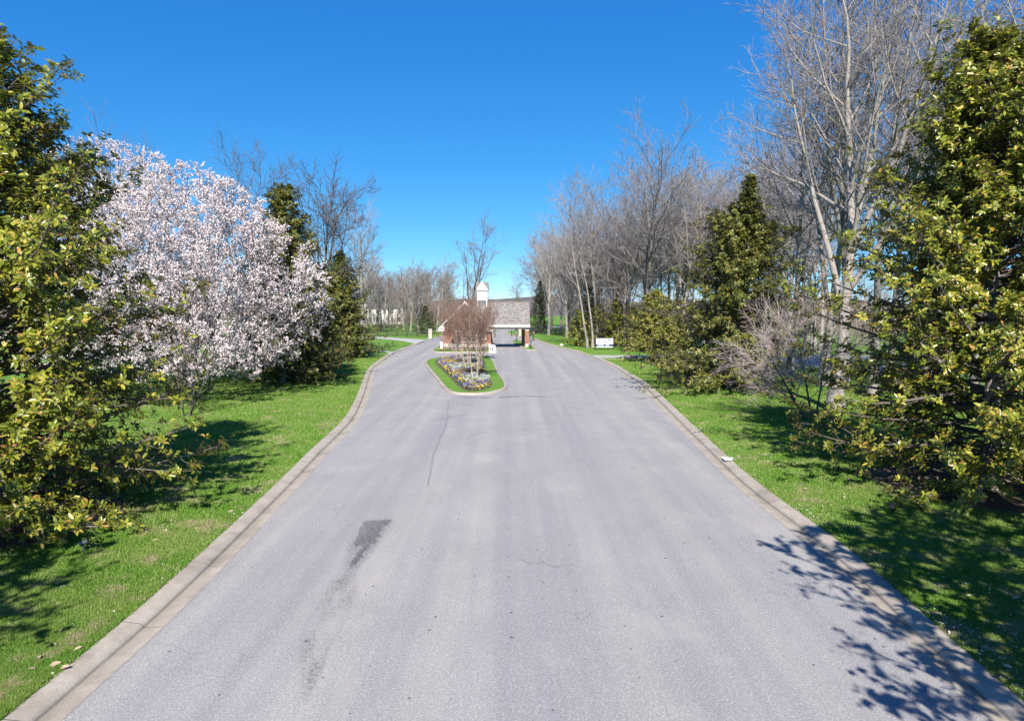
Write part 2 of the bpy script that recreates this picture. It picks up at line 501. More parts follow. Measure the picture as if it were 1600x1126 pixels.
def sweep(name, L, prof, mat, closed=True, parent=None):
    """sweep profile [(offset, z)...] along L; UV = (metres along, metres across)"""
    n = len(L); m = len(prof)
    cols = [offset_line(L, o, closed) for o, z in prof]
    V = np.zeros((n, m, 3))
    for j, (o, z) in enumerate(prof):
        V[:, j, :2] = cols[j]; V[:, j, 2] = z
    along = np.concatenate([[0], np.cumsum(np.linalg.norm(np.diff(L, axis=0), axis=1))])
    across = np.concatenate([[0], np.cumsum([math.dist(prof[i], prof[i+1]) for i in range(m-1)])])
    faces = []; uvs = []
    rng_ = range(n) if closed else range(n - 1)
    for i in rng_:
        k = (i + 1) % n
        a1 = along[k] if k else along[i] + np.linalg.norm(L[0] - L[i])
        for j in range(m - 1):
            faces.append((i*m+j, k*m+j, k*m+j+1, i*m+j+1))
            uvs += [(along[i], across[j]), (a1, across[j]), (a1, across[j+1]), (along[i], across[j+1])]
    me = mesh_np(name, V.reshape(-1, 3), [np.array(faces)], mat)
    uv = me.uv_layers.new(name="uv")
    uv.data.foreach_set('uv', np.array(uvs, np.float32).reshape(-1))
    return link(name, me, parent)

def sheet(name, outer, z, mat, holes=(), parent=None):
    loops = [outer] + list(holes)
    pts = []; edges = []
    for lp in loops:
        b = len(pts)
        pts += [Vector((float(p[0]), float(p[1]))) for p in lp]
        edges += [(b + i, b + (i + 1) % len(lp)) for i in range(len(lp))]
    v, e, f, *_ = delaunay_2d_cdt(pts, edges, [], 2 if holes else 1, 1e-5)
    if holes:
        from mathutils.geometry import intersect_point_tri_2d
        keep = []
        hp = [np.array(h) for h in holes]
        for t in f:
            c = sum((v[i] for i in t), Vector((0, 0))) / len(t)
            if not any(inside(h, c.x, c.y) for h in hp): keep.append(t)
        f = keep
    me = bpy.data.meshes.new(name)
    me.from_pydata([(p.x, p.y, z) for p in v], [], [tuple(t) for t in f])
    me.update()
    if me.polygons and me.polygons[0].normal.z < 0: me.flip_normals()
    me.materials.append(mat)
    return link(name, me, parent)

def inside(poly, x, y):
    px, py = poly[:, 0], poly[:, 1]
    qx, qy = np.roll(px, -1), np.roll(py, -1)
    c = ((py > y) != (qy > y)) & (x < (qx - px) * (y - py) / (qy - py + 1e-12) + px)
    return bool(c.sum() & 1)

LZ = 0.10                                        # lawn level above the road
left_edge = [(-6.75, -40), (-6.75, -15), (-6.8, 0), G(58, 1124), G(244, 962), G(450, 760), G(497, 710), G(550, 655), G(570, 612), G(575, 595),
             G(582, 577), G(600, 562), G(613, 553), G(645, 540), G(666, 532), (-14.6, 144), (-13.6, 160), (-11, 172), (-7, 180), (-2.5, 188),
             (3, 198), (8, 206), (16, 214), (40, 226), (70, 236)]
right_edge = [(72, 230), (42, 219), (19, 206), (9, 194), (2, 180), (-1.0, 171), (-1.3, 160), (-.4, 149), (1.4, 139), (2.9, 134), (4.2, 128), G(850, 536),
              G(860, 539), G(875, 543.5), G(896, 548), G(920, 556), G(938, 563), G(956, 570.5), G(980, 586), G(1000, 598), G(1086, 682), G(1168, 760),
              G(1296, 860), G(1581, 1126), (7.0, 0), (7.0, -15), (7.0, -40)]
joint = smooth_line(left_edge + right_edge, 1.0, True)[::-1]      # anticlockwise seen from above ... travel keeps road on the left
area = 0.5 * np.sum(joint[:, 0] * np.roll(joint[:, 1], -1) - np.roll(joint[:, 0], -1) * joint[:, 1])
if area < 0: joint = joint[::-1]
# road is on the left of travel -> outward = negative offset
road = sheet("road", offset_line(joint, 0.35), 0.0, M['asphalt']); tag(road, kind='structure')
KP = [(0.37, 0.006), (0.012, -0.012), (0.008, -0.04), (0.0, -0.04), (0.0, 0.014), (-0.025, 0.045), (-0.08, 0.068), (-0.18, 0.085), (-0.39, 0.108), (-0.42, 0.10), (-0.425, 0.02)]
kerb = sweep("kerb", joint, KP, M['kerb']); tag(kerb, kind='structure')
lawn_hole = offset_line(joint, -0.40)
big = [(-2500, -400), (2500, -400), (2500, 4500), (-2500, 4500)]
lawn = sheet("lawn", big, LZ, M['lawn'], [lawn_hole]); tag(lawn, kind='structure')

def island(pts, name_kerb, name_lawn, hole=None):
    L = smooth_line(pts, 0.7, True)
    a = 0.5 * np.sum(L[:, 0] * np.roll(L[:, 1], -1) - np.roll(L[:, 0], -1) * L[:, 1])
    if a < 0: L = L[::-1]
    k = sweep(name_kerb, L, [(0.0, 0.001), (0.02, 0.10), (0.06, 0.14), (0.28, 0.15), (0.30, 0.13), (0.30, 0.05)], M['kerb']); tag(k, kind='structure')
    s = sheet(name_lawn, offset_line(L, 0.28), 0.135, M['lawn']); tag(s, kind='structure')
    return L

isl1 = island([G(663, 567), G(680, 591), G(698, 612), G(706, 615), G(720, 616.8), G(745, 617.2), G(770, 614.8), G(788, 610), G(793, 605), G(780, 582), G(768, 560), G(758, 556.5), G(720, 556.5), G(684, 559.5), G(667, 563.5)],
              "island_kerb", "island_lawn")
isl2 = island([(-10.9, 92.5), (-10.2, 90.6), (-8, 90.2), (-4, 90.2), (-3.1, 91.2), (-3.0, 97), (-3.1, 110), (-3.6, 133), (-4.4, 158), (-6, 164), (-9, 163), (-10.4, 156), (-11.2, 130), (-11.2, 104)],
              "island_kerb", "island_lawn")
isl3 = island([G(799, 533.5), G(811, 541), G(820, 546.6), G(824, 547.6), G(835, 547.4), G(838.5, 546), G(830, 540), G(818, 534), G(808, 532)],
              "island_kerb", "island_lawn")

def flat(name, pts, z, mat, kind='structure', sm=True):
    L = smooth_line(pts, 1.5, True) if sm else np.array(pts)
    o = sheet(name, L, z, mat); tag(o, kind=kind); return o
# side drives
flat("driveway", [G(921, 556), G(960, 556.3), G(1100, 556), G(1250, 556.5), G(1500, 557), G(1700, 557), G(1700, 588), G(1480, 588), G(1330, 582), G(1240, 575), G(1160, 566), G(1040, 562), G(940, 563.2)], LZ + 0.008, M['drive'], sm=False)
flat("driveway", [G(667, 531.4), G(630, 529.5), G(600, 527.2), G(560, 526.5), G(400, 527), G(180, 529), G(-100, 530), G(-100, 535), G(180, 534), G(400, 531), G(560, 529.3), G(600, 530.4), G(630, 533.6), G(651, 538)], LZ + 0.008, M['drive'], sm=False)
flat("path", [G(590, 548.5), G(604, 549.3), G(617, 551.5), G(612, 553.6), G(602, 551), G(588, 549.8)], LZ + 0.008, M['drive'], sm=False)
flat("mulch_bed", [G(1572, 1000), G(1660, 985), G(1760, 1060), G(1700, 1120), G(1600, 1062), G(1575, 1030)], LZ + 0.012, M['mulch'])
BARE = []
for (bx_, by_, br_, sd_) in ((-13.9, 18.6, 3.2, 1), (15.6, 22.2, 3.8, 2)):
    rb = random.Random(sd_)
    pts_ = [(bx_ + br_ * rb.uniform(0.8, 1.15) * math.cos(2 * PI * k / 16), by_ + br_ * rb.uniform(0.8, 1.15) * math.sin(2 * PI * k / 16)) for k in range(16)]
    flat("mulch_bed", pts_, LZ + 0.006, M['mulch']); BARE.append((bx_, by_, br_ * 0.93))
# white paint patch across the right kerb
kx, ky = G(1136, 722)
pp = MB()
for (a, b_) in (((-0.17, -0.32), (0.12, 0.30)), ((0.10, -0.10), (0.24, 0.25))):
    pp.poly([(kx + a[0], ky + a[1], 0.142), (kx + b_[0], ky + a[1] * 0.9, 0.142), (kx + b_[0] + .04, ky + b_[1], 0.142), (kx + a[0] + .03, ky + b_[1] * .9, 0.142)])
tag(pp.build("paint_mark", M['white']), kind='structure')

# dark wet stain on the road: thin irregular film lying on the asphalt
def stain(name, pts, z, mat, jag, seed):
    rg = random.Random(seed)
    L = smooth_line([G(*p) for p in pts], 0.12, True)
    L = np.array([[p[0] + rg.gauss(0, jag), p[1] + rg.gauss(0, jag * 1.3)] for p in L])
    o = sheet(name, L, z, mat); tag(o, kind='structure'); return o
M['wet'] = simple("wet_asphalt", (0.16, 0.153, 0.15), 0.7, 0.3, 9)
stain("road_stain", [(566, 816), (586, 812), (612, 812), (600, 820), (594, 832), (584, 846), (570, 860), (560, 880), (548, 882), (554, 868), (566, 852), (578, 840), (574, 838), (562, 848), (552, 856), (550, 850), (556, 838), (560, 826)], 0.004, M['wet'], 0.06, 4)
def mat_film():
    m, t, b = newmat("faded_stain")
    co = objco(t)
    n = noise(t, co, 14, 4, 0.7); n2 = noise(t, mapping(t, co, (1, 0.25, 1)), 1.8, 4, 0.6)
    f = mth(t, 'MULTIPLY', ramp(t, n, [(0.40, (0, 0, 0)), (0.62, (1, 1, 1))]), ramp(t, n2, [(0.38, (0, 0, 0)), (0.62, (0.75, 0.75, 0.75))]))
    uvs = N(t, "ShaderNodeAttribute", attribute_name="edge")
    f = mth(t, 'MULTIPLY', f, uvs.outputs['Fac'])
    b.inputs['Base Color'].default_value = (0.10, 0.094, 0.092, 1); b.inputs['Roughness'].default_value = 0.8
    t.links.new(f, b.inputs['Alpha'])
    return m
M['film'] = mat_film()
def film(name, line, width, z):
    L = smooth_line([G(*p) for p in line], 0.3)
    n = len(L); prof = [-1, -0.55, 0, 0.55, 1]; V = []; E = []
    for i in range(n):
        t = i / (n - 1); wd = width * (0.35 + 0.65 * math.sin(PI * min(1, 0.15 + t * 0.9)))
        d = L[min(i + 1, n - 1)] - L[max(i - 1, 0)]; d = d / np.linalg.norm(d)
        for p in prof:
            q = L[i] + np.array([-d[1], d[0]]) * p * wd
            V.append((q[0], q[1], z)); E.append((1 - abs(p)) ** 0.7 * min(1, 6 * t, 6 * (1 - t)))
    F = [(i*5+j, i*5+j+1, (i+1)*5+j+1, (i+1)*5+j) for i in range(n-1) for j in range(4)]
    me = mesh_np(name, np.array(V), [np.array(F)], M['film'])
    if me.polygons[0].normal.z < 0: me.flip_normals()
    a = me.attributes.new("edge", 'FLOAT', 'POINT'); a.data.foreach_set('value', np.array(E, np.float32))
    return tag(link(name, me), kind='structure')
film("road_stain", [(612, 806), (590, 822), (572, 845), (556, 870), (545, 900)], 0.55, 0.007)
film("road_stain", [(545, 890), (530, 930), (510, 965), (495, 1010), (485, 1060), (470, 1110)], 0.42, 0.004)
film("road_stain", [(700, 619), (760, 621), (830, 619), (880, 622)], 0.7, 0.004)
# sealed crack running from the island nose
def crack(pts, wd, seed):
    rg = random.Random(seed); L = smooth_line([G(*p) for p in pts], 0.25); mb = MB(); n = len(L)
    L = L + np.array([[rg.gauss(0, 0.025), 0] for _ in L])
    for i in range(n - 1):
        a, b_ = L[i], L[i+1]; d = (b_ - a) / np.linalg.norm(b_ - a); q = np.array([-d[1], d[0]]) * wd * rg.uniform(0.4, 1)
        mb.poly([(a[0]-q[0], a[1]-q[1], 0.006), (b_[0]-q[0], b_[1]-q[1], 0.006), (b_[0]+q[0], b_[1]+q[1], 0.006), (a[0]+q[0], a[1]+q[1], 0.006)])
    return tag(mb.build("road_crack", M['crackfill']), kind='structure')
M['crackfill'] = simple("crack_filler", (0.15, 0.145, 0.14), 0.8, 0.3)
crack([(700, 626), (699, 655), (690, 680), (684, 695), (678, 708), (672, 740), (668, 760)], 0.022, 3)
crack([(810, 870), (830, 880), (852, 878), (866, 886), (880, 882), (892, 890), (884, 905)], 0.008, 5)
crack([(850, 878), (846, 868), (856, 858)], 0.007, 6)

# ------------------------------------------------------------------ tree machinery
def perp(D, az):
    ref = np.where(np.abs(D[:, 2:3]) < 0.9, np.array([[0, 0, 1.0]]), np.array([[1.0, 0, 0]]))
    a = np.cross(D, ref); a /= np.linalg.norm(a, axis=1)[:, None] + 1e-9
    b = np.cross(D, a)
    return a * np.cos(az)[:, None] + b * np.sin(az)[:, None]

def run(rg, P, D, L, r0, r1, nseg, wander, up):
    B = len(P)
    pts = np.zeros((B, nseg + 1, 3)); pts[:, 0] = P
    D = D / (np.linalg.norm(D, axis=1)[:, None] + 1e-9)
    for i in range(nseg):
        D = D + rg.normal(0, wander, (B, 3)); D[:, 2] += up
        D /= np.linalg.norm(D, axis=1)[:, None] + 1e-9
        pts[:, i + 1] = pts[:, i] + D * (L / nseg)[:, None]
    t = np.linspace(0, 1, nseg + 1)[None, :]
    rad = r0[:, None] * (1 - t) + r1[:, None] * t
    return dict(p=pts, r=rad, L=L)

def ramify(rg, par, n, tmin, tmax, lr, ang, up, wander, nseg, rr=0.55, rmin=0.006, rtip=0.5, fall=0.5, az0=None):
    P, Rr, L = par['p'], par['r'], par['L']
    B, Np = P.shape[0], P.shape[1]
    idx = np.repeat(np.arange(B), n)
    j = np.tile(np.arange(n), B)
    t = tmin + (tmax - tmin) * (j + rg.random(B * n)) / n
    f = np.clip(t * (Np - 1), 0, Np - 1.001); i = f.astype(int); fr = (f - i)[:, None]
    pos = P[idx, i] * (1 - fr) + P[idx, i + 1] * fr
    tan = P[idx, i + 1] - P[idx, i]; tan /= np.linalg.norm(tan, axis=1)[:, None] + 1e-9
    rad = Rr[idx, i] * (1 - fr[:, 0]) + Rr[idx, i + 1] * fr[:, 0]
    az = j * 2.4 + rg.random(B)[idx] * 6.28 + rg.normal(0, 0.5, B * n)
    a = rg.uniform(ang[0], ang[1], B * n)
    D = tan * np.cos(a)[:, None] + perp(tan, az) * np.sin(a)[:, None]
    ln = L[idx] * rg.uniform(lr[0], lr[1], B * n) * (1 - fall * t)
    r0 = np.maximum(rad * rr, rmin)
    r1 = np.maximum(r0 * rtip * 0.4, rmin * 0.6)
    return run(rg, pos, D, ln, r0, r1, nseg, wander, up)

def tubes(levels):
    """levels: list of (branch dict, sides) -> verts, [quads]"""
    V = []; F = []; base = 0
    for br, s in levels:
        P, Rr = br['p'], br['r']
        B, n = P.shape[:2]
        if B == 0: continue
        tan = np.gradient(P, axis=1); tan /= np.linalg.norm(tan, axis=2)[..., None] + 1e-9
        ref = np.where(np.abs(tan[:, :1, 2:3]) < 0.8, np.array([0, 0, 1.0]), np.array([1.0, 0, 0]))
        ref = np.broadcast_to(ref, tan.shape)
        a = np.cross(tan, ref); a /= np.linalg.norm(a, axis=2)[..., None] + 1e-9
        b = np.cross(tan, a)
        ring = []
        for k in range(s):
            th = 2 * PI * k / s
            ring.append(P + (a * math.cos(th) + b * math.sin(th)) * Rr[..., None])
        W = np.stack(ring, 2)                                  # B,n,s,3
        V.append(W.reshape(-1, 3))
        ib = base + (np.arange(B)[:, None, None] * n + np.arange(n - 1)[None, :, None]) * s
        k = np.arange(s)[None, None, :]; k2 = (k + 1) % s
        q = np.stack(np.broadcast_arrays(ib + k, ib + k2, ib + s + k2, ib + s + k), -1)
        F.append(q.reshape(-1, 4)); base += B * n * s
    return np.concatenate(V), [np.concatenate(F)]

def tube_obj(name, levels, mat, parent, smooth=True):
    v, f = tubes(levels)
    return link(name, mesh_np(name, v, f, mat, smooth=smooth), parent)

def stem(rg, base, d, L, r0, r1, nseg, wander, up=0.0):
    return run(rg, np.array([base], float), np.array([d], float), np.array([L], float), np.array([r0], float), np.array([r1], float), nseg, wander, up)

def flare(br, amount=0.9, h=0.8):
    """root flare on the lowest ring heights"""
    z = br['p'][:, :, 2]
    br['r'] = br['r'] * (1 + amount * np.exp(-np.maximum(z, 0) / h))

def merge(a, b):
    return dict(p=np.concatenate([a['p'], b['p']]), r=np.concatenate([a['r'], b['r']]), L=np.concatenate([a['L'], b['L']]))

TALL = "bare_tree"
def bare_tree(seed, H, r0, label, cat='tree', group=None, loc=(0, 0, LZ), clear=0.35, nprim=20, spread=0.40, n2=7, n3=6, n4=3, bark='bark_grey', twig='twig_grey',
              ang=(0.55, 1.05), up=0.07, fork=0, lean=0.0, wander=0.035, tw=0.011, rz=0.0, name=TALL, nseg=14):
    rg = np.random.default_rng(seed)
    root = empty(name, loc, label, cat, group, rz)
    trunk = stem(rg, (0, 0, -0.15), (lean, 0.02, 1), H, r0, 0.02, nseg, wander)
    trunk['p'][:, 1, :2] *= 0.4
    if fork:
        fk = ramify(rg, trunk, fork, 0.18, 0.42, (0.62, 0.78), (0.25, 0.5), 0.09, 0.06, 9, 0.72, 0.03, 0.2, 0.3)
        mains = fk
    flare(trunk, 0.7, 0.7)
    prim = ramify(rg, trunk, nprim, clear, 0.98, (spread * 0.8, spread * 1.2), ang, up, 0.07, 7, 0.58, 0.03, 0.5, 0.45)
    if fork:
        p2 = ramify(rg, mains, max(6, nprim // 2), 0.3, 0.98, (spread * 0.7, spread * 1.1), ang, up, 0.08, 7, 0.58, 0.03, 0.5, 0.45)
        prim = merge(prim, p2)
    sec = ramify(rg, prim, n2, 0.18, 1.0, (0.35, 0.58), (0.45, 1.0), up * 0.9, 0.09, 5, 0.6, tw * 2.0, 0.5, 0.35)
    ter = ramify(rg, sec, n3, 0.15, 1.0, (0.35, 0.6), (0.45, 1.0), 0.07, 0.1, 3, 0.6, tw, 0.6, 0.3)
    lv_t = [(trunk, 9)]
    if fork: lv_t.append((mains, 7))
    tr = tube_obj("trunk", lv_t, M[bark], root)
    tube_obj("limbs", [(prim, 5)], M[bark], root)
    lv = [(sec, 4), (ter, 3)]
    if n4:
        qua = ramify(rg, ter, n4, 0.2, 1.0, (0.45, 0.75), (0.4, 0.9), 0.06, 0.12, 2, 0.7, tw * 0.75, 0.7, 0.2)
        lv.append((qua, 3))
    tube_obj("crown", lv, M[twig], root)
    return root

def leaves(rg, P, AX, k, size, spread_ang, width=0.42, droop=0.25):
    """rosettes of k leaves at P with axis AX -> verts, quads"""
    m = len(P)
    idx = np.repeat(np.arange(m), k)
    az = np.tile(np.arange(k), m) * (2 * PI / k) + rg.random(m)[idx] * 6.28 + rg.normal(0, 0.35, m * k)
    a = rg.uniform(spread_ang[0], spread_ang[1], m * k)
    ax = AX[idx]
    pr = perp(ax, az)
    d = ax * np.cos(a)[:, None] + pr * np.sin(a)[:, None]
    d += rg.normal(0, 0.15, d.shape); d /= np.linalg.norm(d, axis=1)[:, None]
    nm = ax - d * (ax * d).sum(1)[:, None]; nm += rg.normal(0, 0.25, d.shape)
    sd = np.cross(d, nm); sd /= np.linalg.norm(sd, axis=1)[:, None] + 1e-9
    nm = np.cross(sd, d)
    l = size * rg.uniform(0.5, 1.3, m * k)[:, None]; wd = l * width * rg.uniform(0.8, 1.15, (m * k, 1))
    p = P[idx] + ax * rg.uniform(-0.06, 0.02, (m * k, 1)) + d * 0.02
    mid = p + d * l * 0.5 - nm * wd * 0.18
    A = p + d * l * 0.35 + sd * wd * 0.5; B = p + d * l * 0.35 - sd * wd * 0.5
    A2 = p + d * l * 0.72 + sd * wd * 0.42 - nm * l * droop * 0.3; B2 = p + d * l * 0.72 - sd * wd * 0.42 - nm * l * droop * 0.3
    tip = p + d * l - nm * l * droop
    V = np.stack([p, A, A2, tip, B2, B, mid], 1).reshape(-1, 3)
    b = np.arange(m * k)[:, None] * 7
    quads = np.concatenate([b + np.array([[0, 1, 2, 6]]), b + np.array([[0, 6, 4, 5]])])
    tris = np.concatenate([b + np.array([[6, 2, 3]]), b + np.array([[6, 3, 4]])])
    return V, [quads, tris]

def magnolia(seed, H, Rad, label, loc, group=None, leaf=0.17, k=8, whorl=0.42, nw=6, clear=0.35, mat='magnolia', pw=0.75, rz=0.0, name="magnolia_tree", sq=1.0, dens=0.30, cat='tree', lean=(0, 0), tip=1.0):
    rg = np.random.default_rng(seed)
    root = empty(name, loc, label, cat, group, rz)
    trunk = stem(rg, (0, 0, -0.1), (lean[0], lean[1], 1), H * 0.985, 0.028 * H * 0.55 + 0.05, 0.02, 12, 0.02)
    lp_ = rg.random(2) * 6.28
    zs = []; z = clear
    while z < H * 0.97:
        zs.append(z); z += whorl * (1.0 - 0.35 * z / H)
    P = []; D = []; L = []
    for z in zs:
        t = z / H
        prof = min(1.0, (t + 0.22) / 0.30) ** 0.7 * (1 - t) ** pw / (0.82 ** pw)
        if t > 0.68: prof *= tip + (1 - tip) * max(0, 1 - (t - 0.68) / 0.14)
        n = nw if t < 0.75 else max(3, nw - 2)
        a0 = rg.random() * 6.28; wh = rg.uniform(0.80, 1.14)
        for q in range(n):
            a = a0 + q * 2 * PI / n + rg.normal(0, 0.25)
            el = -0.12 + 0.95 * t ** 1.3 + rg.normal(0, 0.12)
            lump = wh * (1 + 0.16 * math.sin(2 * a + lp_[0] + z * 0.9) + 0.13 * math.sin(3 * a + lp_[1] - z * 1.7))
            ln = Rad * prof * lump * rg.uniform(0.62, 1.12) + 0.25
            P.append((lean[0] * z, lean[1] * z, z)); D.append((math.cos(a) * math.cos(el), math.sin(a) * math.cos(el) * sq, math.sin(el))); L.append(ln)
    P = np.array(P); D = np.array(D); L = np.array(L)
    # start each branch on the trunk
    tp = trunk['p'][0]
    for c in (0, 1): P[:, c] = np.interp(P[:, 2], tp[:, 2], tp[:, c])
    prim = run(rg, P, D, L, 0.012 + 0.010 * L, np.full(len(L), 0.008), 6, 0.06, 0.045)
    # secondaries: number grows with branch length
    ros_p = []; ros_a = []; secs = []
    cls = np.clip((L / dens).astype(int), 2, 16)
    for c in np.unique(cls):
        sel = cls == c
        par = dict(p=prim['p'][sel], r=prim['r'][sel], L=np.minimum(L[sel], 2.6))
        s = ramify(rg, par, int(c), 0.22, 1.0, (0.20, 0.42), (0.5, 1.05), 0.10, 0.08, 3, 0.6, 0.006, 0.6, 0.45)
        secs.append(s)
        for tt in (3, 2, 1):
            e = s['p'][:, tt]; ax = s['p'][:, tt] - s['p'][:, tt - 1]
            if tt < 3:
                kp = rg.random(len(e)) < (0.7 if tt == 2 else 0.4); e = e[kp]; ax = ax[kp]
            ros_p.append(e); ros_a.append(ax)
    for ii in (3, 4, 5):
        kp = rg.random(len(L)) < 0.6
        ros_p.append(prim['p'][kp, ii] + rg.normal(0, 0.06, (kp.sum(), 3))); ros_a.append(prim['p'][kp, ii] - prim['p'][kp, ii - 1])
    e = prim['p'][:, -1]; ros_p.append(e); ros_a.append(prim['p'][:, -1] - prim['p'][:, -2])
    ros_p.append(tp[-1:]); ros_a.append(np.array([[0, 0, 1.0]]))
    ros_p = np.concatenate(ros_p); ros_a = np.concatenate(ros_a)
    ros_a /= np.linalg.norm(ros_a, axis=1)[:, None] + 1e-9
    ros_a[:, 2] += 0.55; ros_a /= np.linalg.norm(ros_a, axis=1)[:, None]
    kp = ros_p[:, 2] > 0.12
    ros_p = ros_p[kp]; ros_a = ros_a[kp]
    V, F = leaves(rg, ros_p, ros_a, k, leaf, (0.75, 1.5))
    tube_obj("trunk", [(trunk, 9)], M['bark_grey'], root)
    tube_obj("limbs", [(prim, 5)] + [(s, 3) for s in secs], M['bark_brown'], root)
    link("crown", mesh_np("crown", V, F, M[mat]), root)
    return root

def cards(rg, P, size, jitter):
    """small randomly turned four-cornered flakes at P"""
    m = len(P)
    P = P + rg.normal(0, jitter, P.shape)
    a = rg.normal(0, 1, (m, 3)); a /= np.linalg.norm(a, axis=1)[:, None]
    b = perp(a, rg.random(m) * 6.28); c = np.cross(a, b)
    s = size * rg.uniform(0.55, 1.2, (m, 1))
    V = np.stack([P + b * s, P + c * s * 0.9 + a * s * 0.25, P - b * s, P - c * s * 0.9 + a * s * 0.25], 1).reshape(-1, 3)
    return V, [np.arange(m * 4).reshape(-1, 4)]

def along(br, step, rg, tmin=0.0):
    P, L = br['p'], br['L']
    n = P.shape[1]
    cnt = np.maximum(1, (L * (1 - tmin) / step).astype(int))
    idx = np.repeat(np.arange(len(P)), cnt)
    t = tmin + (1 - tmin) * rg.random(len(idx))
    f = np.clip(t * (n - 1), 0, n - 1.001); i = f.astype(int); fr = (f - i)[:, None]
    return P[idx, i] * (1 - fr) + P[idx, i + 1] * fr

def laden(br, step, rg):
    den = np.clip(rg.normal(0.9, 0.6, len(br['p'])), 0.0, 2.2)
    P, L = br['p'], br['L']; n = P.shape[1]
    cnt = np.round(L / step * den).astype(int)
    idx = np.repeat(np.arange(len(P)), cnt)
    f = np.clip((0.05 + 0.95 * rg.random(len(idx))) * (n - 1), 0, n - 1.001); i = f.astype(int); fr = (f - i)[:, None]
    return P[idx, i] * (1 - fr) + P[idx, i + 1] * fr

def cherry(seed, H, Rad, label, loc, group=None, tips=2300, step=0.032, size=0.042, trunk_h=1.5, n2=5, name="cherry_tree", zmid=0.36, skirt=1.4, rz=0.0):
    """broad domed crown: tips spread through the dome, each grown from the nearest inner wood"""
    rg = np.random.default_rng(seed)
    root = empty(name, loc, label, 'tree', group, rz)
    trunk = stem(rg, (0, 0, -0.1), (0.05, 0, 1), trunk_h + 0.5, 0.30, 0.24, 5, 0.05)
    flare(trunk, 0.45, 0.4)
    zm = H * zmid
    ph = rg.random(6) * 6.28
    def rmax(z, a):
        up = np.sqrt(np.clip(1 - np.clip((z - zm) / (H - zm), 0, 1) ** 1.9, 0, 1))
        dn = 0.62 + 0.38 * np.clip((z - skirt) / (zm - skirt), 0, 1) ** 0.7
        lump = 1 + 0.09 * np.sin(3 * a + ph[0] + z * 0.5) + 0.07 * np.sin(5 * a + ph[1] - z * 0.9) + 0.05 * np.sin(9 * a + ph[2] + z * 1.7)
        return Rad * np.where(z > zm, up, dn) * lump
    # main limbs
    nl = 11
    th = np.arccos(1 - 0.93 * (np.arange(nl) + 0.5) / nl); az = np.arange(nl) * 2.4 + rg.normal(0, 0.2, nl)
    P = np.repeat(trunk['p'][0, 4][None], nl, 0) * np.array([1, 1, 0]) + np.stack([np.zeros(nl), np.zeros(nl), trunk_h * rg.uniform(0.7, 1.2, nl)], 1)
    D = np.stack([np.sin(th) * np.cos(az), np.sin(th) * np.sin(az), np.cos(th) + 0.12], 1)
    L = (np.abs(np.sin(th) / (Rad * 0.72)) ** 2.4 + np.abs(np.cos(th) / ((H - trunk_h) * 0.72)) ** 2.4) ** (-1 / 2.4)
    limb = run(rg, P, D, L, 0.07 + 0.011 * L, np.full(nl, 0.03), 12, 0.07, -0.01)
    nodes = np.zeros((nl * 12 + tips * 4, 3)); cnt = 0
    q = limb['p'][:, 1:].reshape(-1, 3); nodes[:len(q)] = q; cnt = len(q)
    z = skirt + (H - skirt) * rg.random(tips * 3) ** 0.95; a = rg.random(tips * 3) * 6.28
    rr = rmax(z, a) * np.sqrt(0.10 + 0.90 * rg.random(tips * 3))
    w_ = rmax(z, a) / Rad
    keep = rg.random(tips * 3) < w_ ** 1.6
    T_ = np.stack([rr * np.cos(a), rr * np.sin(a), z], 1)[keep][:tips]
    ctr = np.array([0, 0, trunk_h])
    T_ = T_[np.argsort(((T_ - ctr) ** 2).sum(1))]
    BP = []; BR = []
    for t in T_:
        nd = nodes[:cnt]
        dist = np.sqrt(((nd - t) ** 2).sum(1)) + 0.25 * np.sqrt(((nd - ctr) ** 2).sum(1))
        p0 = nd[int(np.argmin(dist))]
        v = t - p0; l = np.sqrt((v ** 2).sum())
        out = p0 - ctr; out = out / (np.sqrt((out ** 2).sum()) + 1e-6)
        m1 = p0 + v * 0.35 + out * l * 0.12 + rg.normal(0, 0.05 * l, 3); m2 = p0 + v * 0.70 + np.array([0, 0, 0.05 * l]) + rg.normal(0, 0.05 * l, 3)
        BP.append((p0, m1, m2, t)); r0 = 0.011 + 0.016 * min(l, 4); BR.append((r0, r0 * 0.8, r0 * 0.6, 0.005))
        for m_ in (m1, m2, t): nodes[cnt] = m_; cnt += 1
    br = dict(p=np.array(BP), r=np.array(BR)); br['L'] = np.clip(np.linalg.norm(br['p'][:, 3] - br['p'][:, 0], axis=1), 0.7, 1.6)
    tw1 = ramify(rg, br, n2, 0.25, 1.0, (0.40, 0.75), (0.4, 0.95), 0.03, 0.1, 3, 0.6, 0.005, 0.6, 0.2)
    tw2 = ramify(rg, tw1, 2, 0.3, 1.0, (0.45, 0.8), (0.4, 0.9), 0.03, 0.1, 2, 0.7, 0.004, 0.6, 0.2)
    for b in (limb, br, tw1, tw2): b['p'][:, :, 2] = np.maximum(b['p'][:, :, 2], 0.55)
    tube_obj("trunk", [(trunk, 10)], M['bark_dark'], root)
    tube_obj("limbs", [(limb, 7), (br, 4), (tw1, 3), (tw2, 3)], M['bark_dark'], root)
    # blossom lines the twigs; some sprays are laden, others nearly bare, so wood and gaps show
    pts = np.concatenate([laden(tw2, step, rg), laden(tw1, step, rg), laden(br, step * 1.8, rg)])
    bx = np.sin(pts[:, 0] * 1.1 + ph[3]) + np.sin(pts[:, 1] * 1.0 + ph[4]) + np.sin(pts[:, 2] * 1.5 + ph[5])
    pts = pts[rg.random(len(pts)) < np.clip(0.80 + 0.30 * bx, 0.12, 1)]
    V, F = cards(rg, pts, size, 0.03)
    link("crown", mesh_np("crown", V, F, M['blossom']), root)
    return root

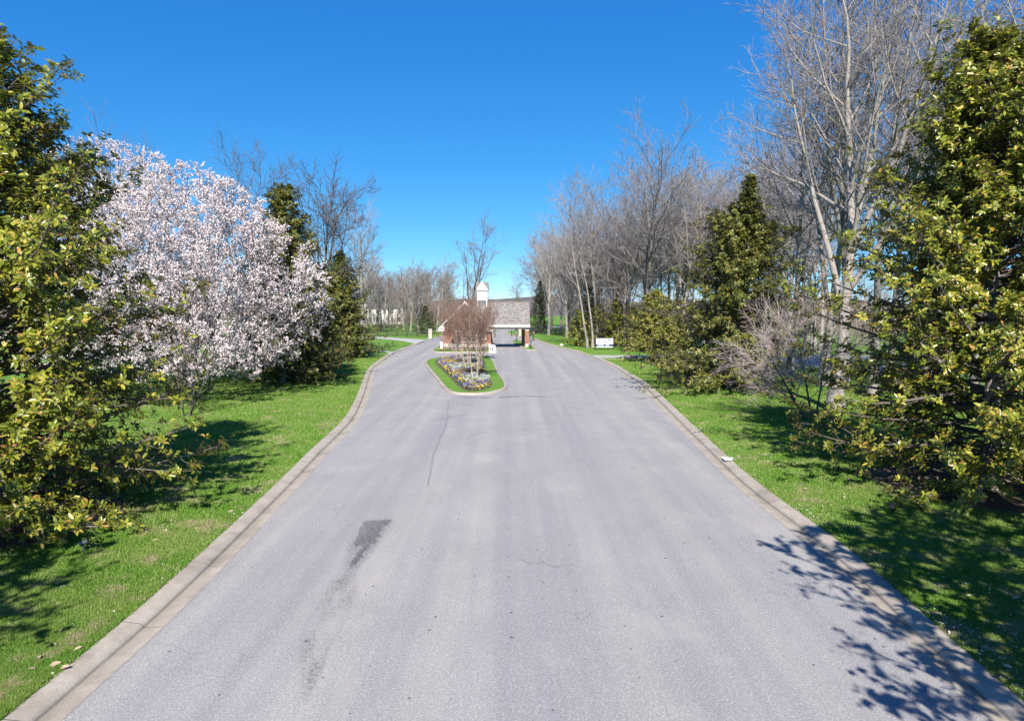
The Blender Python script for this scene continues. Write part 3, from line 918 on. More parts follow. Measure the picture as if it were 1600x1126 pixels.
def multistem(seed, H, label, loc, group=None, stems=6, splay=0.22, r=0.035, bark='bark_tan', twig='twig_red', n1=9, n2=7, n3=6, seeds=True, cat='tree', name="crape_myrtle", lean=(0, 0), up=0.10, a1=(0.3, 0.7), rz=0.0, tmin=0.35, l1=(0.35, 0.55), tw=0.008):
    rg = np.random.default_rng(seed)
    root = empty(name, loc, label, cat, group, rz)
    P = []; D = []
    for i in range(stems):
        a = i * 2.4 + rg.normal(0, 0.3); s = splay * rg.uniform(0.4, 1.2)
        P.append((0.22 * math.cos(a), 0.22 * math.sin(a), -0.05)); D.append((math.cos(a) * s + lean[0], math.sin(a) * s + lean[1], 1))
    st = run(rg, np.array(P), np.array(D), H * rg.uniform(0.62, 0.85, stems), np.full(stems, r), np.full(stems, 0.012), 9, 0.05, 0.0)
    b1 = ramify(rg, st, n1, tmin, 1.0, l1, a1, up, 0.07, 6, 0.6, tw * 1.6, 0.5, 0.25)
    b2 = ramify(rg, b1, n2, 0.2, 1.0, (0.35, 0.6), (0.35, 0.8), up, 0.09, 4, 0.65, tw, 0.6, 0.3)
    b3 = ramify(rg, b2, n3, 0.25, 1.0, (0.4, 0.7), (0.3, 0.8), up * 0.8, 0.1, 2, 0.7, tw * 0.8, 0.7, 0.2)
    for i in range(stems):
        one = dict(p=st['p'][i:i+1], r=st['r'][i:i+1], L=st['L'][i:i+1])
        tube_obj("stem", [(one, 7)], M[bark], root)
    tube_obj("crown", [(b1, 4), (b2, 3), (b3, 3)], M[twig], root)
    if seeds:
        V, F = cards(rg, np.concatenate([b3['p'][:, -1], b3['p'][:, -1][::2], b3['p'][:, 1][::2]]), 0.03, 0.02)
        link("seed_heads", mesh_np("seed_heads", V, F, M['twig_red']), root)
    return root

# ------------------------------------------------------------------ evergreen magnolias
magnolia(11, 13.4, 5.2, "tall glossy magnolia cut off by the left photo edge, nearest on the left lawn", (-13.9, 18.0, LZ), leaf=0.165, k=10, whorl=0.31, nw=7, clear=0.25, dens=0.20, pw=0.72)
magnolia(22, 14.4, 6.2, "tall glossy magnolia filling the right edge of the photo, nearest on the right lawn", (15.7, 22.0, LZ), leaf=0.165, k=10, whorl=0.31, nw=8, clear=0.25, dens=0.20, pw=0.70)
x, y = G(1140, 608, LZ)
magnolia(33, 15.2, 6.0, "tall dark magnolia with a thin pointed tip behind the pinkish bare sapling", (x, y, LZ), leaf=0.18, k=9, whorl=0.36, nw=8, pw=0.80, clear=0.3, dens=0.22, tip=0.45, mat='magnolia_dark')
x, y = G(1021, 565, LZ)
magnolia(44, 7.4, 3.2, "small yellowish magnolia with a clear dark trunk beside the right driveway", (x, y, LZ), leaf=0.19, k=9, whorl=0.36, nw=8, mat='magnolia_pale', clear=1.2, pw=0.6, dens=0.22)
x, y = G(1062, 575, LZ)
magnolia(45, 4.6, 2.6, "low bushy magnolia between the small yellowish one and the tall dark one", (x, y + 3, LZ), leaf=0.19, k=9, whorl=0.36, nw=8, mat='magnolia_pale', clear=0.3, pw=0.6, dens=0.24)
x, y = G(432, 600, LZ)
magnolia(55, 15.2, 4.8, "tall narrow magnolia rising behind the blossoming cherry", (x + 0.2, y + 1, LZ), leaf=0.18, k=9, whorl=0.36, nw=8, pw=0.80, clear=0.3, dens=0.22, mat='magnolia_dark')
x, y = G(540, 560, LZ)
magnolia(66, 12.4, 4.4, "cone shaped magnolia by the left kerb bend, full to the ground", (x - 0.9, y + 1, LZ), leaf=0.2, k=9, whorl=0.38, nw=8, pw=0.85, clear=0.2, dens=0.22, mat='magnolia_dark')
x, y = G(500, 592, LZ)
magnolia(67, 5.5, 2.3, "low rounded magnolia at the foot of the tall narrow one", (x, y, LZ), leaf=0.19, k=9, whorl=0.4, nw=7, pw=0.6, clear=0.2, dens=0.24, mat='magnolia_dark')
hedge = [(906, 540.5, 5.4, 2.0, "yellow green magnolia bush next to the leaning pale trunks"), (936, 538.5, 6.2, 2.3, "round evergreen magnolia right behind the white and navy notice board"),
         (966, 541, 7.0, 2.3, "dark evergreen magnolia just right of the notice board"), (990, 548, 5.8, 2.0, "evergreen magnolia between the notice board and the small yellowish magnolia")]
for i, (px, py, h, r, lb) in enumerate(hedge):
    x, y = G(px, py, LZ)
    magnolia(70 + i, h, r, lb, (x, y, LZ), 'evergreens screening the notice board', leaf=0.22, k=7, whorl=0.45, nw=6, clear=0.2, pw=0.6, dens=0.35, mat=('magnolia', 'magnolia_dark')[i % 2])

def cedar(seed, H, Rad, label, loc, group=None):
    return magnolia(seed, H, Rad, label, loc, group, leaf=0.20, k=6, whorl=0.5, nw=7, clear=0.3, mat='cedar', pw=0.8, name="cedar_tree", dens=0.32)
x, y = G(842, 521, LZ); cedar(81, 12, 2.6, "dark cedar standing right of the canopy roof", (x, y + 4, LZ))
x, y = G(926, 530, LZ); cedar(82, 15.5, 2.4, "dark narrow cedar among the bare trunks above the notice board", (x, y + 6, LZ))
x, y = G(688, 524, LZ); cedar(83, 6, 3.0, "low dark cedar behind the left stone gate pillar", (x - 4, y + 8, LZ))

# ------------------------------------------------------------------ cherries
x, y = G(345, 613, LZ)
cherry(101, 14.8, 8.2, "white blossoming cherry with a dark trunk, nearest the left kerb", (-20.9, 44.0, LZ), 'blossoming cherries on the left lawn', tips=2400)
x, y = G(165, 598, LZ)
cherry(102, 18.6, 8.8, "white blossoming cherry farther left, half hidden by the big magnolia", (x + 1.0, y, LZ), 'blossoming cherries on the left lawn', tips=2300)
cherry(103, 12.0, 7.2, "blossoming cherry beside the camera, only its shadow reaching over the right kerb", (12.9, 4.3, LZ), tips=1300, step=0.07, size=0.085, skirt=2.2)
cherry(104, 12.0, 6.0, "blossoming cherry left of the camera, only its shadow reaching over the left grass", (-14.4, 3.0, LZ), tips=700, step=0.09, size=0.085, skirt=2.4)
# ------------------------------------------------------------------ island crape myrtles
CM = [(742, 590, 6.3, "crape myrtle at the front tip of the flower bed", (0.05, 0)), (729, 572, 6.6, "crape myrtle in the middle of the flower bed", (-0.06, 0)),
      (717, 561, 6.4, "crape myrtle at the back left of the flower bed", (-0.05, 0)), (748, 562, 6.4, "crape myrtle at the back right of the flower bed", (0.03, 0))]
for i, (px, py, h, lb, ln) in enumerate(CM):
    x, y = G(px, py, 0.15)
    multistem(120 + i, h, lb, (x, y, 0.14), 'crape myrtles in the flower bed', stems=6, lean=ln)
multistem(131, 7.0, "crape myrtle with pale stems against the left brick wall of the gatehouse", (-9.2, 98.0, 0.14), None, stems=6)
multistem(132, 7.4, "crape myrtle with russet twigs behind the left corner of the gatehouse", (-12.6 + 1.9, 118.0, 0.14), None, stems=7)
# small bare trees
x, y = G(1267, 656, LZ)
multistem(141, 6.4, "small bare sapling with pinkish twigs beside the big grey trunk", (x, y, LZ), None, stems=5, splay=0.3, r=0.06, bark='bark_dark', twig='twig_pink', n1=9, n2=8, n3=7, seeds=False, name="sapling", lean=(-0.36, -0.05), a1=(0.45, 1.1), up=0.0, l1=(0.5, 0.8), tmin=0.25, tw=0.009)
x, y = G(290, 650, LZ)
multistem(142, 4.4, "small dark bare sapling on the grass in front of the cherry", (x, y, LZ), None, stems=4, splay=0.5, r=0.05, bark='bark_dark', twig='bark_dark', n1=5, n2=4, n3=3, seeds=False, name="sapling", a1=(0.6, 1.1), up=0.02)
multistem(143, 5.4, "bare shrub reaching its pale pink twigs in at the left edge of the photo", (-14.2, 13.6, LZ), None, stems=5, splay=0.6, r=0.03, bark='twig_pale', twig='twig_pale', n1=6, n2=5, n3=4, seeds=False, name="bare_shrub", up=0.04, tw=0.005)

# ------------------------------------------------------------------ bare trees
WG = 'bare trees of the right hand wood'
x, y = G(1304, 640, LZ)
bare_tree(201, 27, 0.36, "thick grey trunk with crooked forking limbs, nearest of the bare trees on the right lawn", loc=(x, y, LZ), fork=5, clear=0.32, nprim=14, n2=6, n3=5, n4=3, wander=0.06, tw=0.011, spread=0.42)
x, y = G(1287, 602, LZ)
bare_tree(202, 29, 0.34, "straight pale grey trunk just behind the crooked forking one", loc=(x, y, LZ), fork=2, clear=0.38, nprim=18, n2=6, n3=5, n4=2, tw=0.012, spread=0.42)
# prototypes for the wood
protos = []
for i, (h, fk, cl, sp, np_) in enumerate([(28, 0, 0.36, 0.30, 22), (27, 2, 0.34, 0.30, 18), (29, 0, 0.42, 0.27, 22), (26, 3, 0.28, 0.34, 14), (25, 2, 0.40, 0.30, 18)]):
    protos.append(None)
wood = []
rg0 = random.Random(77)
d = 47.0
while d < 205:
    xe = 22.5 - (d - 50) * 0.088
    if d > 140: xe = 14.6 - (d - 140) * 0.10
    nrow = 3
    for k in range(nrow):
        X = xe + k * rg0.uniform(6, 11) + rg0.uniform(-1.2, 1.2)
        if k == 0 and d < 60: X += 2.0
        Y = d + rg0.uniform(-2.5, 2.5)
        p = (X / Y) * FPX + 800
        if p > 1720 or (d > 110 and k == 2 and rg0.random() < 0.4): continue
        yy = 480 + 6 * FPX / Y
        if 60 < Y < 86 and X > 14: continue        # the driveway court stays clear
        wood.append((X, Y, k))
    d += rg0.uniform(5.2, 7.2)
for k in range(14):      # behind the driveway court
    wood.append((rg0.uniform(24, 62), rg0.uniform(88, 112), 4))
wood += [(27.5, 31.5, 5), (33, 38, 5), (38, 47, 5), (29, 52, 5), (36.5, 56, 5)]
def wood_label(X, Y, k):
    if k == 5: return "tall bare tree standing behind the big right hand magnolia"
    if k == 4: return "tall bare tree beyond the driveway on the right"
    if Y < 62: return "tall bare tree close behind the pinkish sapling and grey trunks"
    if Y < 100: return "tall bare tree above the small yellowish magnolia and the driveway"
    if Y < 140: return "tall bare tree of the wood behind the notice board"
    return "bare tree at the far end of the right hand wood, near the canopy"
PR = [(28, 0, 0.36, 0.38, 24), (27, 2, 0.34, 0.36, 20), (29, 0, 0.40, 0.34, 24), (26, 3, 0.26, 0.40, 16), (25, 2, 0.38, 0.38, 20), (27, 0, 0.30, 0.42, 22)]
for i, (X, Y, k) in enumerate(wood):
    q = i % len(PR)
    h = PR[q][0]
    if protos[q] is None if q < len(protos) else True:
        while len(protos) <= q: protos.append(None)
        h_, fk, cl, sp, np_ = PR[q]
        protos[q] = bare_tree(300 + q, h_, 0.0095 * h_, wood_label(X, Y, k), group=WG, loc=(X, Y, LZ), fork=fk, clear=cl, spread=sp, nprim=np_, n2=7, n3=5, n4=2, tw=(0.016, 0.014)[q % 2], bark=('bark_grey', 'bark_grey', 'bark_grey', 'bark_dark', 'bark_grey', 'bark_grey')[q], twig=('twig_grey', 'twig_pale', 'twig_pale')[q % 3], rz=rg0.random() * 6.28)
    else:
        s = rg0.uniform(0.86, 1.06) * (0.95 if k in (1, 2) else 1.0) * (1.0 if Y < 62 else 0.95 if Y < 100 else 0.88 if Y < 140 else 0.85)
        copy_tree(protos[q], (X, Y, LZ), rg0.random() * 6.28, (s * rg0.uniform(1.1, 1.4), s * rg0.uniform(1.1, 1.4), s), wood_label(X, Y, k), WG)
# pale leaning trunks in front of the notice board hedge
x, y = G(918, 544, LZ); bare_tree(221, 21, 0.17, "slender pale leaning trunk just left of the notice board", loc=(x, y, LZ), clear=0.4, nprim=12, n2=6, n3=5, n4=2, lean=-0.16, wander=0.06, twig='twig_pale', tw=0.012)
x, y = G(926, 543, LZ); bare_tree(222, 22, 0.16, "slender pale upright trunk right beside the notice board", loc=(x, y, LZ), clear=0.45, nprim=12, n2=6, n3=5, n4=2, wander=0.04, twig='twig_pale', tw=0.012)
x, y = G(858, 523, LZ); bare_tree(223, 23, 0.34, "pale bare tree forking low by the black fence right of the canopy", loc=(x, y, LZ), fork=4, clear=0.25, nprim=12, n2=6, n3=5, n4=2, spread=0.3, twig='twig_pale', tw=0.013)
x, y = G(886, 527, LZ); bare_tree(224, 19, 0.3, "several stemmed bare tree at the right end of the black fence", loc=(x, y, LZ), fork=4, clear=0.2, nprim=12, n2=6, n3=5, n4=2, spread=0.3, bark='bark_grey', tw=0.013)
# left side
LG = 'bare trees beyond the left fence'
bare_tree(231, 20, 0.30, "bare tree with a broad arching crown behind the tall narrow magnolia", loc=(-22.5, 78, LZ), fork=3, clear=0.35, nprim=14, n2=7, n3=6, n4=3, spread=0.50, lean=0.05, wander=0.07, bark='bark_dark', twig='twig_dark', ang=(0.6, 1.2), up=0.05, tw=0.015)
bare_tree(232, 20.5, 0.28, "bare tree between the cherry crown and the tall narrow magnolia", loc=(-30.5, 80, LZ), clear=0.35, nprim=22, n2=7, n3=6, n4=3, bark='bark_dark', twig='twig_dark', tw=0.014, spread=0.46)
bare_tree(233, 26, 0.26, "bare tree whose top twigs show over the cherry beside the left magnolia", loc=(-55, 88, LZ), clear=0.4, nprim=20, n2=7, n3=5, n4=2, bark='bark_dark', twig='twig_brown')
bare_tree(234, 24.5, 0.34, "bare oval crowned tree right of the cone shaped magnolia", loc=(-33, 150, LZ), clear=0.4, nprim=22, n2=7, n3=6, n4=2, twig='twig_pale', tw=0.014)
# centre tree behind the gatehouse
bare_tree(235, 23, 0.36, "tall lone two stemmed tree rising behind the gatehouse cupola", loc=(-9.6, 152, LZ), fork=2, clear=0.38, nprim=11, n2=5, n3=5, n4=2, spread=0.38, bark='bark_dark', twig='twig_brown', tw=0.016, wander=0.04)
lp = []
for (h, fk, cl, sp, bk, tg, sd_) in ((17, 0, 0.3, 0.36, 'bark_grey', 'twig_grey', 401), (15, 3, 0.2, 0.40, 'bark_grey', 'twig_brown', 402), (18, 2, 0.3, 0.34, 'bark_grey', 'twig_pale', 403)):
    lp.append((h, fk, cl, sp, bk, tg, sd_))
lpo = [None] * 3
rg1 = random.Random(12)
lspots = []
for k in range(20):
    px = 560 + k * 7.2 + rg1.uniform(-4, 4); Y = rg1.uniform(160, 215)
    lspots.append(((px - 800) / FPX * Y, Y))
for k in range(7):
    px = 470 - k * 75 + rg1.uniform(-15, 15); Y = rg1.uniform(125, 165)
    lspots.append(((px - 800) / FPX * Y, Y))
for i, (X, Y) in enumerate(lspots):
    q = i % 3; far = Y < 158 and X < -38
    lb = "bare tree far behind the blossoming cherries" if i >= 20 else ("bare tree behind the black fence left of the stone gate pillar" if X < -20 else "bare tree behind the left of the gatehouse")
    if lpo[q] is None:
        h, fk, cl, sp, bk, tg, sd_ = lp[q]
        lpo[q] = bare_tree(sd_, h, 0.22, lb, group=LG, loc=(X, Y, LZ), fork=fk, clear=cl, spread=sp, nprim=18, n2=7, n3=5, n4=2, bark=bk, twig=tg, tw=0.016, ang=(0.5, 1.1))
    else:
        s = rg1.uniform(0.8, 1.12)
        copy_tree(lpo[q], (X, Y, LZ), rg1.random() * 6.28, (s, s, s), lb, LG)
# far wood: reads as one mass on the skyline
def far_wood():
    rg = np.random.default_rng(9)
    lv = {4: [], 3: []}
    allp = []
    for k in range(200):
        X = rg.uniform(-330, 330); Y = rg.uniform(280, 400); H = rg.uniform(14, 23)
        if X > 25: Y -= 75
        t = stem(rg, (X, Y, 0), (0, 0, 1), H, 0.3, 0.05, 6, 0.03)
        p = ramify(rg, t, 12, 0.25, 1.0, (0.3, 0.42), (0.5, 1.1), 0.08, 0.08, 4, 0.5, 0.06, 0.6, 0.4)
        s = ramify(rg, p, 7, 0.2, 1.0, (0.4, 0.6), (0.5, 1.1), 0.05, 0.1, 3, 0.6, 0.04, 0.7, 0.3)
        u = ramify(rg, s, 4, 0.2, 1.0, (0.45, 0.7), (0.5, 1.1), 0.05, 0.1, 2, 0.7, 0.03, 0.8, 0.3)
        allp += [(t, 4), (p, 3), (s, 3), (u, 3)]
    v, f = tubes(allp)
    o = link("far_wood", mesh_np("far_wood", v, f, M['twig_brown']))
    tag(o, "brown leafless far wood along the skyline behind the gatehouse", 'wood', kind='stuff')
far_wood()
def brush():
    rg = np.random.default_rng(19)
    allp = []
    spots = [(rg.uniform(-75, -14), rg.uniform(168, 230)) for _ in range(120)] + [(rg.uniform(14, 130), rg.uniform(92, 215)) for _ in range(420)]
    for X, Y in spots:
        n = 8
        a = rg.random(n) * 6.28
        st = run(rg, np.tile([[X, Y, 0.05]], (n, 1)), np.stack([np.cos(a) * 0.6, np.sin(a) * 0.6, np.ones(n)], 1), rg.uniform(2, 8.0, n) * rg.uniform(0.6, 1.25), np.full(n, 0.03), np.full(n, 0.015), 4, 0.1, 0.02)
        s = ramify(rg, st, 6, 0.2, 1.0, (0.3, 0.5), (0.4, 1.0), 0.05, 0.1, 3, 0.7, 0.018, 0.8, 0.3)
        u = ramify(rg, s, 4, 0.2, 1.0, (0.4, 0.7), (0.4, 1.0), 0.05, 0.1, 2, 0.7, 0.014, 0.8, 0.3)
        allp += [(st, 3), (s, 3), (u, 3)]
    v, f = tubes(allp)
    o = link("undergrowth", mesh_np("undergrowth", v, f, M['twig_brown']))
    tag(o, "tangled leafless undergrowth between the far trunks", 'undergrowth', kind='stuff')
brush()
def hill():
    rg = np.random.default_rng(3); nx, ny = 90, 14; V = []
    ph = rg.random(8) * 6.28
    for j in range(ny):
        for i in range(nx):
            X = -1500 + 3000 * i / (nx - 1); Y = 470 + j * 60
            rise = min(1, j / 4.0) * (1 - max(0, j - 8) / 6.0)
            V.append((X, Y, LZ - 0.3 + rise * (11 + 5 * math.sin(X / 130 + ph[0]) + 4 * math.sin(X / 57 + ph[1]) + 2.5 * math.sin(X / 21 + ph[2]))))
    F = [(j*nx+i, j*nx+i+1, (j+1)*nx+i+1, (j+1)*nx+i) for j in range(ny-1) for i in range(nx-1)]
    m_ = simple("wooded_hill", (0.105, 0.088, 0.078), 0.95, 0.5, 0.25)
    tag(link("hill", mesh_np("hill", np.array(V), [np.array(F)], m_, smooth=True)), kind='structure')
hill()

# ------------------------------------------------------------------ gatehouse
gh = empty("gatehouse", (-6.9, 101.0, 0.14), "red brick gatehouse with white cupola and a shingled drive-through canopy", "gatehouse")
Z0 = 0.14
FY = 101.0                      # front wall
x0, x1 = -10.3, -3.15; cx = -6.9
EAV = 3.05; APX = 6.9
ROOFY0, ROOFY1 = 100.55, 110.0
# walls (front and back are gables)
wall = MB()
wall.prism([(x0, FY, Z0), (x1, FY, Z0), (x1, FY, EAV), (cx, FY, EAV + (x1 - cx) * 1.03), (x0, FY, EAV)][::-1], (0, 8.6, 0))
wall.build("wall", M['brick'], gh)
sb = MB(); sb.box(x0 - 0.06, x1 + 0.06, FY - 0.06, FY + 8.66, Z0 - 0.02, Z0 + 0.55); sb.build("stone_base", M['stone'], gh)
# gable roof, ridge running back
rf = MB()
hw = 3.95; ez = 2.95; pitch = (APX - ez) / hw; th = 0.16
for s in (-1, 1):
    a = (cx, ROOFY0, APX); b_ = (cx + s * hw, ROOFY0, ez)
    pts = [a, b_, (b_[0], b_[1], b_[2] - th), (a[0], a[1], a[2] - th * 1.2)]
    rf.prism(pts if s < 0 else pts[::-1], (0, ROOFY1 - ROOFY0, 0))
rf.build("roof", M['shake'], gh)
rk = MB()
for s in (-1, 1):
    a = Vector((cx + s * 0.001, ROOFY0 - 0.03, APX - 0.02)); e = Vector((cx + s * (hw + 0.02), ROOFY0 - 0.03, ez - 0.02)); dn = Vector((0, 0, -0.30))
    rk.prism([a, e, e + dn, a + dn] if s < 0 else [a, a + dn, e + dn, e], (0, -0.06, 0))
rk.build("rake_board", M['white'], gh)
for s in (-1, 1):      # cornice returns
    c = MB(); xa = cx + s * (hw + 0.05); xb = xa - s * 0.95
    c.prism([(xa, ROOFY0 - 0.10, ez - 0.38), (xb, ROOFY0 - 0.10, ez - 0.38), (xb + s * 0.02, ROOFY0 - 0.10, ez + 0.45), (xa - s * 0.42, ROOFY0 - 0.10, ez + 0.35)], (0, 0.62, 0))
    c.box(min(xa, xb) - 0.05, max(xa, xb) + 0.05, ROOFY0 - 0.16, ROOFY0 + 0.5, ez - 0.48, ez - 0.385)
    c.build("cornice", M['white'], gh)
# half round gable vent
vt = MB(); n = 12; pts = [(cx + 0.5 * math.cos(PI * k / n), FY - 0.06, 5.55 + 0.62 * math.sin(PI * k / n)) for k in range(n + 1)]
vt.prism(pts, (0, 0.08, 0)); v_ = vt.build("gable_vent", M['white'], gh)
sl = MB()
for k in range(3): 
    hw_ = 0.40 * math.sqrt(max(0.05, 1 - ((k * 0.16 + 0.08) / 0.55) ** 2))
    sl.box(cx - hw_, cx + hw_, FY - 0.075, FY - 0.062, 5.60 + k * 0.16, 5.66 + k * 0.16)
sl.build("louvre", M['metal'], v_)
# front window group and small window
def window(xa, xb, za, zb, nx, nz, parent):
    f = MB(); y0 = FY - 0.09
    f.box(xa - 0.12, xb + 0.12, y0, FY + 0.02, zb, zb + 0.16); f.box(xa - 0.16, xb + 0.16, y0 - 0.04, FY + 0.02, za - 0.12, za)
    f.box(xa - 0.12, xa, y0, FY + 0.02, za, zb); f.box(xb, xb + 0.12, y0, FY + 0.02, za, zb)
    for i in range(1, nx):
        x = xa + (xb - xa) * i / nx; f.box(x - 0.045, x + 0.045, y0 + 0.01, FY + 0.02, za, zb)
    for k in range(1, nz):
        z = za + (zb - za) * k / nz; f.box(xa, xb, y0 + 0.02, FY + 0.015, z - 0.03, z + 0.03)
    o = f.build("window", M['white'], parent)
    p = MB(); p.box(xa, xb, FY - 0.03, FY + 0.01, za, zb); p.build("pane", M['glass'], o)
window(-8.2, -5.3, 0.95, 2.35, 4, 3, gh)
window(-4.55, -3.95, 1.35, 2.1, 1, 2, gh)
# cross roof over the drive lane, ridge along X
CF0, CF1 = 100.0, 107.2; CR = 103.6; cz = 3.42; rz_ = 6.85; cxa, cxb = -6.0, 2.62
cr = MB()
for s, ye in ((-1, CF0), (1, CF1)):
    pts = [(cxa, CR, rz_), (cxa, ye, cz), (cxa, ye, cz - 0.12), (cxa, CR, rz_ - 0.17)]
    cr.prism(pts if s > 0 else pts[::-1], (cxb - cxa, 0, 0))
cr.build("canopy_roof", M['shake'], gh)
rc = MB(); rc.box(cxa, cxb + 0.02, CR - 0.14, CR + 0.14, rz_ - 0.05, rz_ + 0.06); rc.build("ridge_cap", M['shake'], gh)
fs = MB(); fs.box(-3.2, cxb + 0.03, CF0 - 0.05, CF0 + 0.02, cz - 0.28, cz - 0.005); fs.box(-3.2, cxb + 0.03, CF1 - 0.02, CF1 + 0.05, cz - 0.28, cz - 0.005)
fs.build("fascia", M['white'], gh)
sf = MB(); sf.box(-3.14, cxb - 0.1, CF0 + 0.03, CF1 - 0.03, cz - 0.34, cz - 0.24); sf.build("soffit", M['cream'], gh)
bm_ = MB(); bm_.box(-3.14, cxb - 0.12, CF0 + 0.55, CF0 + 0.95, cz - 0.62, cz - 0.345); bm_.box(-3.14, cxb - 0.12, CF1 - 0.95, CF1 - 0.55, cz - 0.62, cz - 0.345); bm_.build("beam", M['cream'], gh)
ge = MB(); ge.prism([(cxb - 0.1, CF0 + 0.4, cz - 0.24), (cxb - 0.1, CF1 - 0.4, cz - 0.24), (cxb - 0.1, CR, rz_ - 0.35)], (-0.1, 0, 0)); ge.build("gable_end", M['cream'], gh)
def pillar(px, py, parent):
    p = MB(); p.box(px - 0.25, px + 0.25, py - 0.25, py + 0.25, Z0 + 0.5, cz - 0.80); o = p.build("pillar", M['brick'], parent)
    s = MB(); s.box(px - 0.32, px + 0.32, py - 0.32, py + 0.32, Z0 - 0.02, Z0 + 0.5); s.build("stone_base", M['stone'], o)
    c = MB(); c.box(px - 0.29, px + 0.29, py - 0.29, py + 0.29, cz - 0.80, cz - 0.625); c.build("cap", M['white'], o)
pillar(2.24, CF0 + 0.78, gh); pillar(1.75, CF1 - 0.78, gh)
# cupola
qx, qy = -4.48, CR; hw2 = 0.77
cu = MB(); cu.box(qx - hw2, qx + hw2, qy - hw2, qy + hw2, 7.12, 8.42); cu.build("cupola", M['white'], gh)
cup = gh.children[-1]
lo = MB()
for sx in (-1, 1):
    for sy in (-1, 1): lo.box(qx + sx * hw2 - 0.16 * (sx > 0), qx + sx * hw2 + 0.16 * (sx < 0), qy + sy * hw2 - 0.16 * (sy > 0), qy + sy * hw2 + 0.16 * (sy < 0), 5.3, 7.12)
lo.build("cupola_post", M['white'], cup)
lv = MB(); lv.box(qx - hw2 + 0.14, qx + hw2 - 0.14, qy - hw2 + 0.10, qy + hw2 - 0.10, 5.3, 7.119); lv.build("cupola_louvre", M['metal'], cup)
bd = MB(); bd.box(qx - hw2 - 0.07, qx + hw2 + 0.07, qy - hw2 - 0.07, qy + hw2 + 0.07, 7.02, 7.14); bd.box(qx - hw2 - 0.07, qx + hw2 + 0.07, qy - hw2 - 0.07, qy + hw2 + 0.07, 8.36, 8.47); bd.build("cupola_band", M['white'], cup)
cg = MB(); e = hw2 + 0.13
cg.prism([(qx - e, qy - e, 8.47), (qx, qy - e, 9.75), (qx + e, qy - e, 8.47)][::-1], (0, 2 * e, 0)); cg.build("cupola_gable", M['white'], cup)
ct = MB()
for s in (-1, 1):
    a = (qx, qy - e - 0.02, 9.83); b_ = (qx + s * (e + 0.07), qy - e - 0.02, 8.45)
    pts = [a, b_, (b_[0], b_[1], b_[2] - 0.10), (a[0], a[1], a[2] - 0.13)]
    ct.prism(pts if s < 0 else pts[::-1], (0, 0.12, 0))
ct.build("cupola_rake", M['white'], cup)
cq = MB()
for s in (-1, 1):
    a = (qx - e - 0.05, qy + 0.0, 9.80); b_ = (qx - e - 0.05, qy + s * (e + 0.02), 8.50)
    pts = [a, b_, (b_[0], b_[1], b_[2] - 0.07), (a[0], a[1], a[2] - 0.09)]
    cq.prism(pts if s > 0 else pts[::-1], (2 * e + 0.1, 0, 0))
cq.build("cupola_roof", M['shake'], cup)

# planting strip in front of the gatehouse
flat("mulch_bed", [(-10.2, 94.2), (-3.5, 94.2), (-3.4, 100.8), (-10.3, 100.8)], 0.141, M['mulch'], sm=False)

# ------------------------------------------------------------------ flower bed
bed = offset_line(isl1, 1.15)
bedL = np.array([p for p in bed])
flat("mulch_bed", [tuple(p) for p in bedL[::2]], 0.141, M['mulch'], sm=False)
M['pansy_yellow'] = simple("yellow_petal", (0.72, 0.44, 0.02), 0.6, 0.15)
M['pansy_purple'] = simple("purple_petal", (0.11, 0.05, 0.30), 0.6, 0.35)
M['pansy_lilac'] = simple("lilac_petal", (0.30, 0.23, 0.50), 0.6, 0.25)
M['dusty'] = simple("silver_foliage", (0.30, 0.36, 0.33), 0.8, 0.25)
M['pansy_leaf'] = simple("pansy_leaf", (0.05, 0.10, 0.025), 0.7, 0.4)
M['drygrass'] = simple("dry_grass", (0.24, 0.16, 0.09), 0.8, 0.35)
def pansies(name, label, region, n, seed, zone):
    rg = np.random.default_rng(seed)
    mats = [M['pansy_yellow'], M['pansy_purple'], M['pansy_lilac'], M['pansy_leaf'], M['white']]
    VV = []; FF = []; MI = []; base = 0
    lo, hi = region.min(0), region.max(0); cnt = 0
    while cnt < n:
        x, y = rg.uniform(lo[0], hi[0]), rg.uniform(lo[1], hi[1])
        if not inside(region, x, y): continue
        cnt += 1
        zc = zone(x, y)
        if zc is None and rg.random() > 0.55: continue
        c = np.array([x, y, 0.18])
        pr = rg.random()
        key = math.sin(x * 1.7 + 0.6 * y) + math.sin(y * 0.9 - x * 0.8) + rg.normal(0, 1.5)
        mi = 0 if key > 0.5 else (1 if key > -1.0 else 2)
        if pr > 0.985: mi = 4
        k = 5
        P = c + np.stack([rg.normal(0, 0.10, k), rg.normal(0, 0.10, k), rg.uniform(0.05, 0.16, k)], 1)
        v, f = cards(rg, P, 0.05, 0.02); VV.append(v); FF.append(f[0] + base); MI += [mi] * k; base += len(v)
        P = c + np.stack([rg.normal(0, 0.13, 9), rg.normal(0, 0.13, 9), rg.uniform(0.0, 0.13, 9)], 1)
        v, f = cards(rg, P, 0.065, 0.02); VV.append(v); FF.append(f[0] + base); MI += [3] * 9; base += len(v)
    me = mesh_np(name, np.concatenate(VV), [np.concatenate(FF)], mats, MI)
    return tag(link(name, me), label, 'flowers', kind='stuff')
bedin = offset_line(isl1, 1.5)
silver = [(G(742, 595)[0], G(742, 595)[1], 1.1, 3.2), (G(722, 575)[0], G(722, 575)[1], 1.2, 4.5), (G(735, 566)[0], G(735, 566)[1], 1.0, 4)]
def zone(x, y):
    for (a, b_, rx, ry) in silver:
        if ((x - a) / rx) ** 2 + ((y - b_) / ry) ** 2 < 1: return None
    return 1
pansies("pansies", "purple, yellow and lilac pansies massed in the island flower bed", bedin, 3300, 5, zone)
